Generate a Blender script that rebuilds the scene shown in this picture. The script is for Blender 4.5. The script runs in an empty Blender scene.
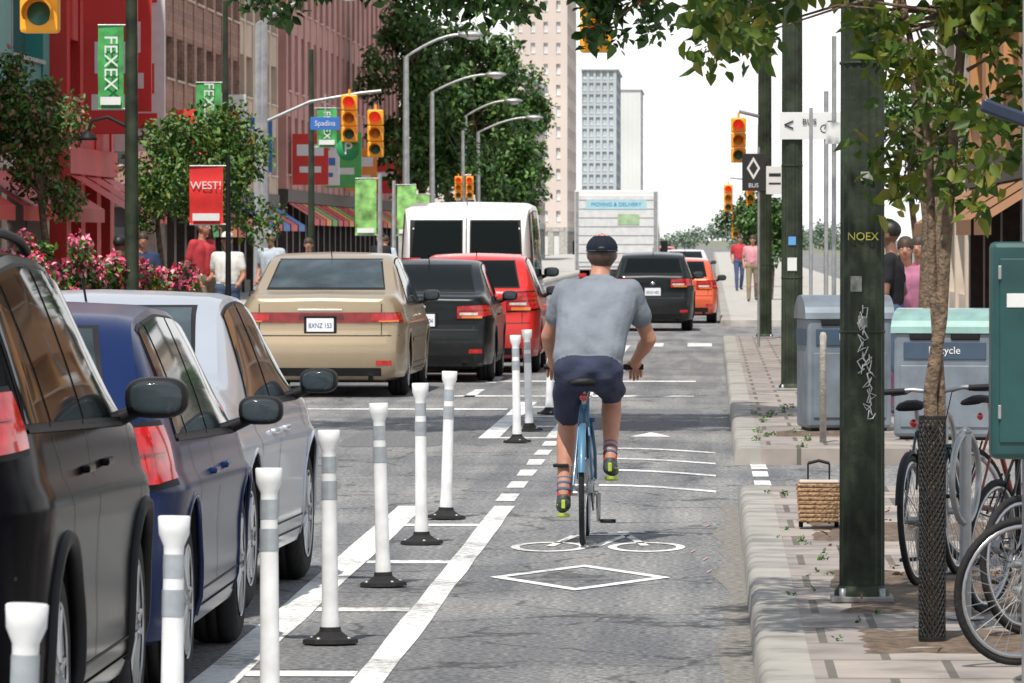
import bpy, bmesh, math, random
import numpy as np
from mathutils import Vector, Matrix
from mathutils.bvhtree import BVHTree
random.seed(7); rng=np.random.default_rng(7)
SC=bpy.context.scene
R_=math.radians
# ------------------------------------------------------------------ materials
MATS={}
def ramp(nt,stops):
    n=nt.nodes.new('ShaderNodeValToRGB'); cr=n.color_ramp
    while len(cr.elements)<len(stops): cr.elements.new(0.5)
    for e,(p,c) in zip(cr.elements,stops):
        e.position=p; e.color=(*c,1) if len(c)==3 else c
    return n
def mat(name,col,rough=0.6,metal=0.0,coat=0.0,var=0.12,vs=6.0,bump=0.0,bs=40.0,spec=0.5,emit=0.0,dirt=0.0):
    if name in MATS: return MATS[name]
    m=bpy.data.materials.new(name); m.use_nodes=True; nt=m.node_tree
    b=nt.nodes['Principled BSDF']; L=nt.links
    b.inputs['Roughness'].default_value=rough; b.inputs['Metallic'].default_value=metal
    b.inputs['Coat Weight'].default_value=coat; b.inputs['Coat Roughness'].default_value=0.06
    b.inputs['Specular IOR Level'].default_value=spec
    tc=nt.nodes.new('ShaderNodeTexCoord')
    if var>0:
        n=nt.nodes.new('ShaderNodeTexNoise'); n.inputs['Scale'].default_value=vs; n.inputs['Detail'].default_value=5
        L.new(tc.outputs['Object'],n.inputs['Vector'])
        r=ramp(nt,[(0.3,[c*(1-var) for c in col]),(0.7,[min(1,c*(1+var)) for c in col])])
        L.new(n.outputs['Fac'],r.inputs['Fac']); src=r.outputs['Color']
        if dirt>0:
            sx=nt.nodes.new('ShaderNodeSeparateXYZ'); L.new(tc.outputs['Object'],sx.inputs[0])
            mr=nt.nodes.new('ShaderNodeMapRange'); mr.inputs['From Min'].default_value=.65; mr.inputs['From Max'].default_value=.15
            mr.inputs['To Min'].default_value=0; mr.inputs['To Max'].default_value=dirt; L.new(sx.outputs['Z'],mr.inputs['Value'])
            n3=nt.nodes.new('ShaderNodeTexNoise'); n3.inputs['Scale'].default_value=5; n3.inputs['Detail'].default_value=6; L.new(tc.outputs['Object'],n3.inputs['Vector'])
            mu=nt.nodes.new('ShaderNodeMath'); mu.operation='MULTIPLY'; L.new(mr.outputs[0],mu.inputs[0]); L.new(n3.outputs['Fac'],mu.inputs[1])
            mx=nt.nodes.new('ShaderNodeMix'); mx.data_type='RGBA'; L.new(mu.outputs[0],mx.inputs[0]); L.new(src,mx.inputs[6]); mx.inputs[7].default_value=(.16,.145,.125,1)
            src=mx.outputs[2]
        L.new(src,b.inputs['Base Color'])
    else: b.inputs['Base Color'].default_value=(*col,1)
    if bump>0:
        n2=nt.nodes.new('ShaderNodeTexNoise'); n2.inputs['Scale'].default_value=bs; n2.inputs['Detail'].default_value=4
        L.new(tc.outputs['Object'],n2.inputs['Vector'])
        bp=nt.nodes.new('ShaderNodeBump'); bp.inputs['Strength'].default_value=bump; bp.inputs['Distance'].default_value=0.02
        L.new(n2.outputs['Fac'],bp.inputs['Height']); L.new(bp.outputs['Normal'],b.inputs['Normal'])
    if emit>0:
        b.inputs['Emission Color'].default_value=(*col,1); b.inputs['Emission Strength'].default_value=emit
    MATS[name]=m; return m
def leafmat(name,stops,trans=0.35):
    if name in MATS: return MATS[name]
    m=bpy.data.materials.new(name); m.use_nodes=True; nt=m.node_tree; L=nt.links
    b=nt.nodes['Principled BSDF']; out=nt.nodes['Material Output']
    g=nt.nodes.new('ShaderNodeNewGeometry'); r=ramp(nt,stops); L.new(g.outputs['Random Per Island'],r.inputs['Fac'])
    L.new(r.outputs['Color'],b.inputs['Base Color']); b.inputs['Roughness'].default_value=0.5
    if trans>0:
        t=nt.nodes.new('ShaderNodeBsdfTranslucent'); L.new(r.outputs['Color'],t.inputs['Color'])
        mx=nt.nodes.new('ShaderNodeMixShader'); mx.inputs[0].default_value=trans
        L.new(b.outputs[0],mx.inputs[1]); L.new(t.outputs[0],mx.inputs[2]); L.new(mx.outputs[0],out.inputs['Surface'])
    MATS[name]=m; return m
def asphalt():
    m=bpy.data.materials.new('asphalt'); m.use_nodes=True; nt=m.node_tree; L=nt.links; b=nt.nodes['Principled BSDF']
    tc=nt.nodes.new('ShaderNodeTexCoord')
    def noise(scale,detail=5,vec=None):
        n=nt.nodes.new('ShaderNodeTexNoise'); n.inputs['Scale'].default_value=scale; n.inputs['Detail'].default_value=detail
        L.new(vec if vec else tc.outputs['Object'],n.inputs['Vector']); return n
    def mixc(a,bb,f,mode='MULTIPLY'):
        x=nt.nodes.new('ShaderNodeMix'); x.data_type='RGBA'; x.blend_type=mode
        L.new(a,x.inputs[6]); L.new(bb,x.inputs[7])
        if isinstance(f,float): x.inputs[0].default_value=f
        else: L.new(f,x.inputs[0])
        return x.outputs[2]
    fine=ramp(nt,[(0.34,(0.08,0.083,0.088)),(0.5,(0.19,0.193,0.198)),(0.66,(0.36,0.358,0.355))]); L.new(noise(34,10).outputs['Fac'],fine.inputs['Fac'])
    mp=nt.nodes.new('ShaderNodeMapping'); mp.inputs['Scale'].default_value=(2.2,0.12,1); L.new(tc.outputs['Object'],mp.inputs['Vector'])
    st=ramp(nt,[(0.35,(0.66,0.67,0.70)),(0.65,(1.15,1.13,1.10))]); L.new(noise(1.6,5,mp.outputs[0]).outputs['Fac'],st.inputs['Fac'])
    c=mixc(fine.outputs[0],st.outputs[0],0.9)
    pt=ramp(nt,[(0.42,(0.72,0.73,0.76)),(0.5,(1,1,1)),(0.62,(1.15,1.13,1.10))]); L.new(noise(0.35,6).outputs['Fac'],pt.inputs['Fac'])
    c=mixc(c,pt.outputs[0],0.8)
    wn=noise(1.3,4); add=nt.nodes.new('ShaderNodeVectorMath'); add.operation='ADD'
    L.new(tc.outputs['Object'],add.inputs[0]); sc=nt.nodes.new('ShaderNodeVectorMath'); sc.operation='SCALE'; sc.inputs['Scale'].default_value=1.2
    L.new(wn.outputs['Color'],sc.inputs[0]); L.new(sc.outputs[0],add.inputs[1])
    vo=nt.nodes.new('ShaderNodeTexVoronoi'); vo.feature='DISTANCE_TO_EDGE'; vo.inputs['Scale'].default_value=0.6; L.new(add.outputs[0],vo.inputs['Vector'])
    cr=ramp(nt,[(0.0,(0.25,0.25,0.26)),(0.010,(0.4,0.4,0.4)),(0.017,(1,1,1))]); L.new(vo.outputs['Distance'],cr.inputs['Fac'])
    c=mixc(c,cr.outputs[0],0.8)
    L.new(c,b.inputs['Base Color']); b.inputs['Roughness'].default_value=0.85
    bp=nt.nodes.new('ShaderNodeBump'); bp.inputs['Strength'].default_value=0.7; bp.inputs['Distance'].default_value=0.015
    L.new(noise(60,5).outputs['Fac'],bp.inputs['Height']); L.new(bp.outputs[0],b.inputs['Normal'])
    return m
def paintmat():
    m=bpy.data.materials.new('road_paint'); m.use_nodes=True; nt=m.node_tree; L=nt.links; b=nt.nodes['Principled BSDF']
    tc=nt.nodes.new('ShaderNodeTexCoord'); n=nt.nodes.new('ShaderNodeTexNoise'); n.inputs['Scale'].default_value=17; n.inputs['Detail'].default_value=9; n.inputs['Roughness'].default_value=0.75
    L.new(tc.outputs['Object'],n.inputs['Vector'])
    n2=nt.nodes.new('ShaderNodeTexNoise'); n2.inputs['Scale'].default_value=1.1; n2.inputs['Detail'].default_value=3; L.new(tc.outputs['Object'],n2.inputs['Vector'])
    ad=nt.nodes.new('ShaderNodeMath'); ad.operation='MULTIPLY_ADD'; ad.inputs[1].default_value=.45; L.new(n2.outputs['Fac'],ad.inputs[0]); L.new(n.outputs['Fac'],ad.inputs[2])
    r=ramp(nt,[(0.60,(0.24,0.24,0.24)),(0.68,(0.56,0.56,0.55)),(0.82,(0.82,0.82,0.81))]); L.new(ad.outputs[0],r.inputs['Fac'])
    L.new(r.outputs[0],b.inputs['Base Color']); b.inputs['Roughness'].default_value=0.7; return m
def brickmat(name,c1,c2,mortar,bw,rh,ms=0.012,rot=None,bump=0.5):
    m=bpy.data.materials.new(name); m.use_nodes=True; nt=m.node_tree; L=nt.links; b=nt.nodes['Principled BSDF']
    tc=nt.nodes.new('ShaderNodeTexCoord'); mp=nt.nodes.new('ShaderNodeMapping'); L.new(tc.outputs['Object'],mp.inputs['Vector'])
    if rot: mp.inputs['Rotation'].default_value=rot
    t=nt.nodes.new('ShaderNodeTexBrick'); t.inputs['Scale'].default_value=1; t.inputs['Brick Width'].default_value=bw; t.inputs['Row Height'].default_value=rh
    t.inputs['Mortar Size'].default_value=ms; t.inputs['Color1'].default_value=(*c1,1); t.inputs['Color2'].default_value=(*c2,1); t.inputs['Mortar'].default_value=(*mortar,1)
    L.new(mp.outputs[0],t.inputs['Vector'])
    n=nt.nodes.new('ShaderNodeTexNoise'); n.inputs['Scale'].default_value=3; n.inputs['Detail'].default_value=9; L.new(tc.outputs['Object'],n.inputs['Vector'])
    r=ramp(nt,[(0.3,(0.5,0.5,0.5)),(0.5,(.95,.95,.94)),(0.7,(1.15,1.13,1.1))]); L.new(n.outputs['Fac'],r.inputs['Fac'])
    x=nt.nodes.new('ShaderNodeMix'); x.data_type='RGBA'; x.blend_type='MULTIPLY'; x.inputs[0].default_value=0.85
    L.new(t.outputs['Color'],x.inputs[6]); L.new(r.outputs[0],x.inputs[7]); L.new(x.outputs[2],b.inputs['Base Color'])
    b.inputs['Roughness'].default_value=0.88
    bp=nt.nodes.new('ShaderNodeBump'); bp.inputs['Strength'].default_value=bump; bp.inputs['Distance'].default_value=0.01; bp.invert=True
    L.new(t.outputs['Fac'],bp.inputs['Height']); L.new(bp.outputs[0],b.inputs['Normal'])
    MATS[name]=m; return m
ASPH=asphalt(); PAINT=paintmat()
BLACK=mat('black_plastic',(0.014,0.014,0.016),0.55,var=0.2,spec=.2)
RUBBER=mat('rubber',(0.022,0.022,0.023),0.8,var=0.25,bump=0.3,spec=.2)
GLASS=mat('car_glass',(0.008,0.011,0.012),0.03,var=0,spec=0.06)
GLASSL=mat('car_glass_light',(0.04,0.055,0.065),0.04,var=0.5,vs=3,spec=.28)
CHROME=mat('chrome',(0.7,0.7,0.72),0.15,1.0,var=0.05)
STEEL=mat('galvanised_steel',(0.36,0.37,0.38),0.42,0.6,var=0.18,vs=8)
RIM=mat('alloy',(0.42,0.43,0.45),0.3,0.9,var=0.1)
REDL=mat('tail_lamp_red',(0.42,0.01,0.012),0.10,coat=1,var=0.35,vs=22,emit=0.08)
REDD=mat('lamp_band_dark_red',(0.22,0.01,0.012),0.15,coat=1,var=0.3,vs=12)
ORL=mat('lamp_amber',(0.7,0.18,0.02),0.15,coat=1,var=0.1)
WHL=mat('lamp_clear',(0.6,0.58,0.56),0.12,coat=1,var=0.25,vs=25)
PLATE=mat('licence_plate',(0.75,0.77,0.8),0.4,var=0.03)
PLTXT=mat('plate_text',(0.03,0.06,0.25),0.5,var=0)
CONC=mat('concrete',(0.40,0.385,0.36),0.85,var=0.22,vs=3.5,bump=0.4,bs=30)
CONCD=mat('concrete_dark',(0.27,0.26,0.25),0.85,var=0.2,vs=4,bump=0.3)
GREENP=mat('green_pole_paint',(0.026,0.036,0.022),0.6,var=0.6,vs=4,bump=0.3,bs=25,metal=0.0,spec=.3)
YEL=mat('signal_yellow',(0.85,0.36,0.012),0.45,var=0.06)
WHITEP=mat('white_plastic',(0.72,0.73,0.74),0.45,var=0.16,vs=7)
BANDG=mat('reflective_band',(0.33,0.36,0.39),0.3,0.2,var=0.15,vs=20)
SIGNW=mat('sign_white',(0.66,0.67,0.67),0.45,var=0.05)
SIGNB=mat('sign_black',(0.02,0.02,0.02),0.45,var=0)
WOOD=mat('bark',(0.15,0.105,0.07),0.9,var=0.55,vs=26,bump=1.0,bs=45)
SOIL=mat('soil',(0.12,0.085,0.06),0.95,var=0.5,vs=18,bump=1,bs=25)
WIN=mat('window_glass',(0.05,0.065,0.075),0.08,var=0.6,vs=0.5,spec=0.6)
# ------------------------------------------------------------------ mesh builder
def frame_for(t):
    t=t.normalized(); a=Vector((0,0,1)) if abs(t.z)<0.9 else Vector((1,0,0))
    u=t.cross(a).normalized(); return u,t.cross(u).normalized()
class MB:
    def __init__(s): s.v=[];s.f=[];s.m=[];s.s=[];s.mats=[]
    def mi(s,mt):
        if mt not in s.mats: s.mats.append(mt)
        return s.mats.index(mt)
    def add(s,vs,fs,mt,smooth=False):
        o=len(s.v); s.v+= [tuple(v) for v in vs]; k=s.mi(mt)
        for f in fs: s.f.append([i+o for i in f]); s.m.append(k); s.s.append(smooth)
    def tube(s,pts,r,mt,seg=10,caps=True):
        pts=[Vector(p) for p in pts]; n=len(pts)
        if not hasattr(r,'__len__'): r=[r]*n
        vs=[];u=None
        for i,p in enumerate(pts):
            t=(pts[min(i+1,n-1)]-pts[max(i-1,0)])
            if t.length<1e-9: t=Vector((0,0,1))
            t.normalize()
            if u is None: u,w=frame_for(t)
            else:
                u=(u-t*u.dot(t)); 
                if u.length<1e-6: u,w=frame_for(t)
                u.normalize(); w=t.cross(u)
            for k in range(seg):
                a=2*math.pi*k/seg; vs.append(p+(u*math.cos(a)+w*math.sin(a))*r[i])
        fs=[]
        for i in range(n-1):
            for k in range(seg):
                a=i*seg+k; b=i*seg+(k+1)%seg; fs.append([a,b,b+seg,a+seg])
        s.add(vs,fs,mt,True)
        if caps:
            s.add(vs[:seg],[list(range(seg))[::-1]],mt); s.add(vs[-seg:],[list(range(seg))],mt)
    def lathe(s,prof,c,axis,mt,seg=24,smooth=True):
        c=Vector(c); ax=Vector(axis).normalized(); u,w=frame_for(ax); vs=[];fs=[]
        for (r,h) in prof:
            for k in range(seg):
                a=2*math.pi*k/seg; vs.append(c+ax*h+(u*math.cos(a)+w*math.sin(a))*r)
        for i in range(len(prof)-1):
            for k in range(seg):
                a=i*seg+k; b=i*seg+(k+1)%seg; fs.append([a,b,b+seg,a+seg])
        s.add(vs,fs,mt,smooth)
    def box(s,c,size,mt,bev=0.0,rot=None,taper=None):
        bm=bmesh.new(); bmesh.ops.create_cube(bm,size=1)
        for v in bm.verts:
            k=1.0
            if taper and v.co.z>0: k=taper
            v.co=Vector((v.co.x*size[0]*k,v.co.y*size[1]*k,v.co.z*size[2]))
        if bev>0: bmesh.ops.bevel(bm,geom=bm.edges[:],offset=bev,segments=2,affect='EDGES',profile=0.5)
        bm.verts.index_update(); M=Matrix.Translation(c)
        if rot is not None: M=M@rot
        s.add([M@v.co for v in bm.verts],[[v.index for v in f.verts] for f in bm.faces],mt,False); bm.free()
    def ell(s,c,r,mt,seg=16,rings=10,zmin=-1,pw=1.0):
        vs=[];fs=[]
        P=lambda q: math.copysign(abs(q)**pw,q)
        for i in range(rings+1):
            ph=-math.pi/2+math.pi*i/rings; z=max(P(math.sin(ph)),zmin)
            for k in range(seg):
                a=2*math.pi*k/seg; vs.append((c[0]+r[0]*P(math.cos(ph))*P(math.cos(a)),c[1]+r[1]*P(math.cos(ph))*P(math.sin(a)),c[2]+r[2]*z))
        for i in range(rings):
            for k in range(seg):
                a=i*seg+k;b=i*seg+(k+1)%seg; fs.append([a,b,b+seg,a+seg])
        s.add(vs,fs,mt,True)
    def poly(s,pts,mt): s.add(pts,[list(range(len(pts)))],mt)
    def build(s,name,parent=None,loc=(0,0,0)):
        me=bpy.data.meshes.new(name); me.from_pydata(s.v,[],s.f)
        for m in s.mats: me.materials.append(m)
        me.polygons.foreach_set('material_index',s.m); me.polygons.foreach_set('use_smooth',s.s); me.update()
        ob=bpy.data.objects.new(name,me); SC.collection.objects.link(ob); ob.location=loc
        if parent: ob.parent=parent
        return ob
def empty(name,loc=(0,0,0),yaw=0):
    e=bpy.data.objects.new(name,None); e.location=loc; e.rotation_euler=(0,0,yaw); e.empty_display_size=0.2
    SC.collection.objects.link(e); return e
def text(s,size,loc,rot,mt,parent,name='lettering',sx=1.0):
    c=bpy.data.curves.new(name,'FONT'); c.body=s; c.size=size; c.align_x='CENTER'; c.align_y='CENTER'; c.extrude=0.002
    o=bpy.data.objects.new(name,c); c.materials.append(mt); o.location=loc; o.rotation_euler=rot; o.scale=(sx,1,1)
    SC.collection.objects.link(o); o.parent=parent; return o
FACE=(R_(90),0,0)
# ------------------------------------------------------------------ foliage
def leafcloud(name,centers,n,size,mt,parent,jit=0.3,zflat=-0.5):
    C=np.array(centers,float); w=C[:,3]**2; w/=w.sum(); idx=rng.choice(len(C),n,p=w)
    d=rng.normal(size=(n,3)); d/=np.linalg.norm(d,axis=1)[:,None]; rr=rng.random(n)**0.45
    P=C[idx,:3]+d*(rr*C[idx,3])[:,None]
    ax=rng.normal(size=(n,3))+np.array([0,0,zflat]); ax/=np.linalg.norm(ax,axis=1)[:,None]
    nr=rng.normal(size=(n,3))*0.7+np.array([0,0,1.0]); sd=np.cross(ax,nr); sd/=np.linalg.norm(sd,axis=1)[:,None]+1e-9
    up=np.cross(sd,ax)
    S=size*(1+jit*rng.normal(size=n)).clip(0.5,1.8)
    def pt(a,b,c): return P+ax*(a*S)[:,None]+sd*(b*S)[:,None]+up*(c*S)[:,None]
    V=np.stack([pt(0,0,0),pt(.3,.27,.1),pt(.65,.22,.08),pt(1,0,-.08),pt(.65,-.22,.08),pt(.3,-.27,.1)],1).reshape(-1,3)
    b=np.arange(n)*6; F=np.concatenate([np.stack([b,b+1,b+2,b+3],1),np.stack([b,b+3,b+4,b+5],1)])
    me=bpy.data.meshes.new(name); me.vertices.add(len(V)); me.vertices.foreach_set('co',V.ravel())
    me.loops.add(F.size); me.loops.foreach_set('vertex_index',F.ravel().astype(np.int32))
    me.polygons.add(len(F)); me.polygons.foreach_set('loop_start',(np.arange(len(F))*4).astype(np.int32))
    me.update(calc_edges=True); me.materials.append(mt)
    ob=bpy.data.objects.new(name,me); SC.collection.objects.link(ob); ob.parent=parent; return ob
LEAF_Y=leafmat('leaf_young_green',[(0,(0.035,0.08,0.012)),(0.35,(0.08,0.15,0.02)),(0.75,(0.17,0.23,0.03)),(1,(0.30,0.27,0.05))],0.45)
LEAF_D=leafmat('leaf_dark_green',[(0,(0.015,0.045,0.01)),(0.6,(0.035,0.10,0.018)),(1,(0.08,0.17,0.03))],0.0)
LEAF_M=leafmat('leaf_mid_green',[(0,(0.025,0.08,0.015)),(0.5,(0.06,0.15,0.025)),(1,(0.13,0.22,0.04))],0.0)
LEAF_R=leafmat('leaf_russet',[(0,(0.10,0.08,0.03)),(0.5,(0.22,0.12,0.06)),(1,(0.34,0.18,0.10))],0.0)
PETAL=leafmat('petal_pink',[(0,(0.6,0.04,0.08)),(0.5,(0.75,0.1,0.25)),(1,(0.85,0.45,0.5))],0.0)
PETALY=leafmat('petal_yellow',[(0,(0.8,0.5,0.05)),(1,(0.85,0.7,0.2))],0.0)
def tree(name,loc,h,trunk_r,blobs,n,size,mt,nc=30,fork=0.5,extra=None,trunk=None):
    e=empty(name,loc); mb=MB(); cl=[]
    tot=sum(b[3]*b[4]*b[5] for b in blobs)
    for (cx,cy,cz,rx,ry,rz) in blobs:
        k=max(6 if rz<.5 else 3,int(nc*rx*ry*rz/tot))
        for i in range(k):
            d=rng.normal(size=3); d/=np.linalg.norm(d); q=rng.random()**0.4
            cl.append((cx+d[0]*rx*q,cy+d[1]*ry*q,cz+d[2]*rz*q,min(rx,ry,max(rz,.6))*random.uniform(.26,.5)))
    if trunk is None: trunk=[(0,0,0),(0.02*h,0,h*0.25),(-0.01*h,0.01*h,h*fork),(0.0,0,h*0.8)]
    mb.tube(trunk,[trunk_r*(1.25-0.75*i/(len(trunk)-1)) for i in range(len(trunk))],WOOD,10)
    for c in cl:
        s0=Vector(trunk[-2]).lerp(Vector(trunk[-1]),random.random()*0.8); c0=Vector(c[:3]); m=s0.lerp(c0,.5)+Vector((random.uniform(-.1,.1),random.uniform(-.1,.1),.08))*(c0-s0).length
        mb.tube([s0,m,c0],[trunk_r*.35,trunk_r*.2,trunk_r*.08],WOOD,5,False)
    mb.build('trunk_and_limbs',e); leafcloud('crown',cl,n,size,mt,e)
    if extra: leafcloud('crown_second_tone',cl,extra[0],size,extra[1],e)  # second leaf colour, mixed at random through the same clusters
    return e
# ------------------------------------------------------------------ ground
def sheet(name,x0,x1,y0,y1,z,mt,parent=None):
    mb=MB(); mb.add([(x0,y0,z),(x1,y0,z),(x1,y1,z),(x0,y1,z)],[[0,1,2,3]],mt); return mb.build(name,parent)
sheet('ground',-2500,2500,-300,6000,-0.03,mat('ground_soil',(0.16,0.17,0.12),0.95,var=0.3,vs=0.05))
sheet('road',-6.3,12,-20,1200,0.0,ASPH)
sheet('cross_street',-120,-6.3,94,112,0.0,ASPH)
PAV=brickmat('paver_brick',(0.33,0.29,0.265),(0.24,0.215,0.205),(0.12,0.11,0.095),0.45,0.9,0.018)
KERB=brickmat('kerb_concrete',(0.34,0.325,0.30),(0.29,0.28,0.262),(0.17,0.16,0.15),2.4,1.6,0.014,rot=(0,0,R_(90)))
def pavement(name,x0,x1,y0,y1,kx0,kx1,mtp):
    e=empty(name,(0,0,0)); mb=MB(); h=0.13
    a,b=(kx0,kx1)
    sgn=1 if b>a else -1
    prof=[(a,0.0),(a+0.012*sgn,h-0.03),(a+0.03*sgn,h-.006),(a+.05*sgn,h),(b,h)]; n=max(2,min(60,int((y1-y0)/.9)))
    rows=[]
    for j in range(n+1):
        y=y0+(y1-y0)*j/n; jx=random.uniform(-.003,.003) if 0<j<n else 0
        rows.append([(p[0]+(jx if i<3 else 0),y,p[1]-(0.03 if i==0 else 0)-(random.uniform(0,.003) if i in(1,2) else 0)) for i,p in enumerate(prof)])
    K=len(prof); mb.add([p for r in rows for p in r],[[j*K+i,j*K+i+1,(j+1)*K+i+1,(j+1)*K+i] for j in range(n) for i in range(K-1)],KERB,True)
    mb.add([(pp[0],y0,pp[1]) for pp in prof]+[(b,y0,-0.03),(a,y0,-0.03)],[[0,1,2,3,4,5,6]],KERB)
    mb.add([(pp[0],y1,pp[1]) for pp in prof]+[(b,y1,-0.03),(a,y1,-0.03)],[[0,1,2,3,4,5,6]],KERB)
    mb.build('kerb',e)
    m2=MB(); X0,X1=min(x0,x1),max(x0,x1)
    m2.box(((X0+X1)/2,(y0+y1)/2,h/2-0.018),(X1-X0,y1-y0,h+0.03),mtp); m2.build('paving',e); return e
pavement('pavement',0.38,4.2,-20,36.9,0.17,0.38,PAV)
pavement('pavement',0.38,4.2,43.4,94,0.17,0.38,PAV)
pavement('pavement',0.38,5.2,112,700,0.17,0.38,CONC)
pavement('pavement',-6.55,-12,-20,92,-6.3,-6.55,CONC)
pavement('pavement',-6.55,-16,114,700,-6.3,-6.55,CONC)
mk=MB(); Z=0.004
def bar(x0,x1,y0,y1,z=Z):
    n=max(1,int((y1-y0)/1.2))
    pts=[(x0+random.uniform(-.006,.006),y0+(y1-y0)*j/n,z) for j in range(n+1)]; pt2=[(x1+random.uniform(-.006,.006),y0+(y1-y0)*j/n,z) for j in range(n+1)]
    mk.add(pts+pt2,[[j,n+1+j,n+2+j,j+1] for j in range(n)],PAINT)
bar(-1.42,-1.29,5,36.6)
y=37.3
while y<47.5: bar(-1.44,-1.32,y,y+1.05); y+=2.0
bar(-1.46,-1.34,49,92)
bar(-2.05,-1.87,5,36.6); bar(-2.05,-1.87,49,60)
yy=18.4
while yy<36.5: bar(-1.868,-1.422,yy,yy+0.28); yy+=3.9
for yy in (49.0,52.0,55.0,58.0): bar(-1.868,-1.462,yy,yy+0.3)
def slant(x0,x1,y0,dy,w):
    n=8; a=[(x0+(x1-x0)*i/n,y0+dy*math.sin(math.pi*.5*(1-i/n)),Z) for i in range(n+1)]; b=[(p[0],p[1]+w,Z) for p in a]
    mk.add(a+b,[[i,i+1,n+2+i,n+1+i] for i in range(n)],PAINT)
for yy in (38.6,41.2,43.4,45.6): slant(-.80,.03,yy,1.0,.26)
for yy in (62,68.5): bar(-2.9,-.2,yy,yy+0.5)
for yy in (57.2,): bar(-6.0,-2.1,yy,yy+.45)
for yy in (38.0,39.6,41.2,42.5): bar(.30,.42,yy,yy+.9)
for yy in range(62,92,6): bar(-2.75,-2.63,yy,yy+3)
for xx in (-6,-5.2,-4.4,-3.6,-2.8,-2.0,-1.2,-.4): bar(xx,xx+.4,91,94)
yy=114
while yy<600: bar(-1.45,-1.35,yy,yy+3); bar(-3.9,-3.8,yy,yy+3); yy+=8
dc=(-.68,28.9); hw,hl=.47,1.1; t=.075
O=[(dc[0]-hw,dc[1]),(dc[0],dc[1]-hl),(dc[0]+hw,dc[1]),(dc[0],dc[1]+hl)]
I=[(dc[0]-hw+t*1.1,dc[1]),(dc[0],dc[1]-hl+t*2.6),(dc[0]+hw-t*1.1,dc[1]),(dc[0],dc[1]+hl-t*2.6)]
for i in range(4):
    j=(i+1)%4; mk.poly([(*O[i],Z),(*O[j],Z),(*I[j],Z),(*I[i],Z)],PAINT)
def ringm(cx,cy,rx,ry,w,n=28):
    for i in range(n):
        a=2*math.pi*i/n;b=2*math.pi*(i+1)/n
        mk.poly([(cx+rx*math.cos(a),cy+ry*math.sin(a),Z),(cx+rx*math.cos(b),cy+ry*math.sin(b),Z),(cx+(rx-w)*math.cos(b),cy+(ry-w*2)*math.sin(b),Z),(cx+(rx-w)*math.cos(a),cy+(ry-w*2)*math.sin(a),Z)],PAINT)
ringm(-.92,31.75,.22,.50,.05); ringm(-.37,31.75,.22,.50,.05)
def seg(a,b,w=.05):
    a=Vector((*a,Z+.0)); b=Vector((*b,Z)); d=(b-a).normalized(); n=Vector((-d.y,d.x,0))*w/2
    n=Vector((n.x,n.y*2.0,0)); mk.poly([a-n,b-n,b+n,a+n],PAINT)
seg((-.92,31.8),(-.80,33.0)); seg((-.80,33.05),(-.50,33.05)); seg((-.50,33.0),(-.66,31.8)); seg((-.50,33.0),(-.38,31.9)); seg((-.56,33.35),(-.40,33.35))
mk.poly([(-.72,49.5,Z),(-.36,49.5,Z),(-.55,50.6,Z)],PAINT)
mk.build('road_markings')
PATCH=mat('asphalt_patch',(0.14,0.142,0.147),0.9,var=0.5,vs=30,bump=0.5,bs=80)
ap=MB()
for (x0,x1,y0,y1) in [(-1.2,-.1,51.2,57.5),(-3.9,-2.6,34,40.5),(-3.2,-2.3,47,50.5)]:
    pts=[]; 
    for k in range(26):
        a=2*math.pi*k/26; ca=math.copysign(abs(math.cos(a))**.3,math.cos(a)); sa=math.copysign(abs(math.sin(a))**.3,math.sin(a))
        pts.append(((x0+x1)/2+(x1-x0)/2*ca*random.uniform(.96,1.02),(y0+y1)/2+(y1-y0)/2*sa*random.uniform(.97,1.02),0.002))
    ap.poly(pts,PATCH)
ap.build('asphalt_patch')
gut=MB(); gp=[(random.uniform(.0,.10)+.0,5+i*.8,.002) for i in range(41)]; gq=[(.171,5+i*.797,.002) for i in range(41)]
gut.add(gp+gq,[[i,41+i,42+i,i+1] for i in range(40)],mat('gutter_grit',(0.19,0.18,0.165),.95,var=.5,vs=25,bump=.6,bs=60)); gut.build('gutter')
pm=MB(); PK=mat('survey_paint',(0.6,0.28,0.29),0.8,var=0.4,vs=30)
for i in range(4):
    a=(random.uniform(-.2,.1),random.uniform(26,34)); 
    pm.poly([(a[0],a[1],.0065),(a[0]+.008,a[1],.0065),(a[0]+.03,a[1]+.25,.0065),(a[0]+.022,a[1]+.25,.0065)],PK)
pm.build('survey_marks')
pit=MB()
for (x0,x1,y0,y1) in [(.55,1.9,21.9,23.3),(.50,2.0,24.2,27.6),(.5,1.6,30.0,32.2),(.5,1.2,46,47.4)]:
    n=14; vs=[];fs=[]
    for i in range(n+1):
        for j in range(n+1):
            ed=(0<i<n and 0<j<n)
            vs.append((x0+(x1-x0)*i/n+(0 if ed else random.uniform(-.02,.02)),y0+(y1-y0)*j/n+(0 if ed else random.uniform(-.06,.06)),.119+(random.uniform(.006,.02) if ed else -.004)))
    for i in range(n):
        for j in range(n):
            a=i*(n+1)+j; fs.append([a,a+1,a+n+2,a+n+1])
    pit.add(vs,fs,SOIL,True)
pit.build('tree_pit_soil')
we=empty('weeds',(0,0,0.125)); cs=[]
for i in range(30):
    x=random.choice([.40,.5,.62,1.3,.7,.55]); cs.append((x+random.uniform(-.04,.04),random.uniform(22,36.5),.006,random.uniform(.012,.032)))
for i in range(16): cs.append((random.uniform(.35,.8),random.uniform(43.6,56),.01,random.uniform(.02,.05)))
leafcloud('weed_leaves',cs,1200,.018,LEAF_M,we,zflat=.6)
lt=empty('leaf_litter',(0,0,0)); cs=[(random.uniform(.55,1.6),random.uniform(21,36),.139,.01) for _ in range(90)]
leafcloud('fallen_leaves',cs,120,.030,LEAF_R,lt,zflat=0)
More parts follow.
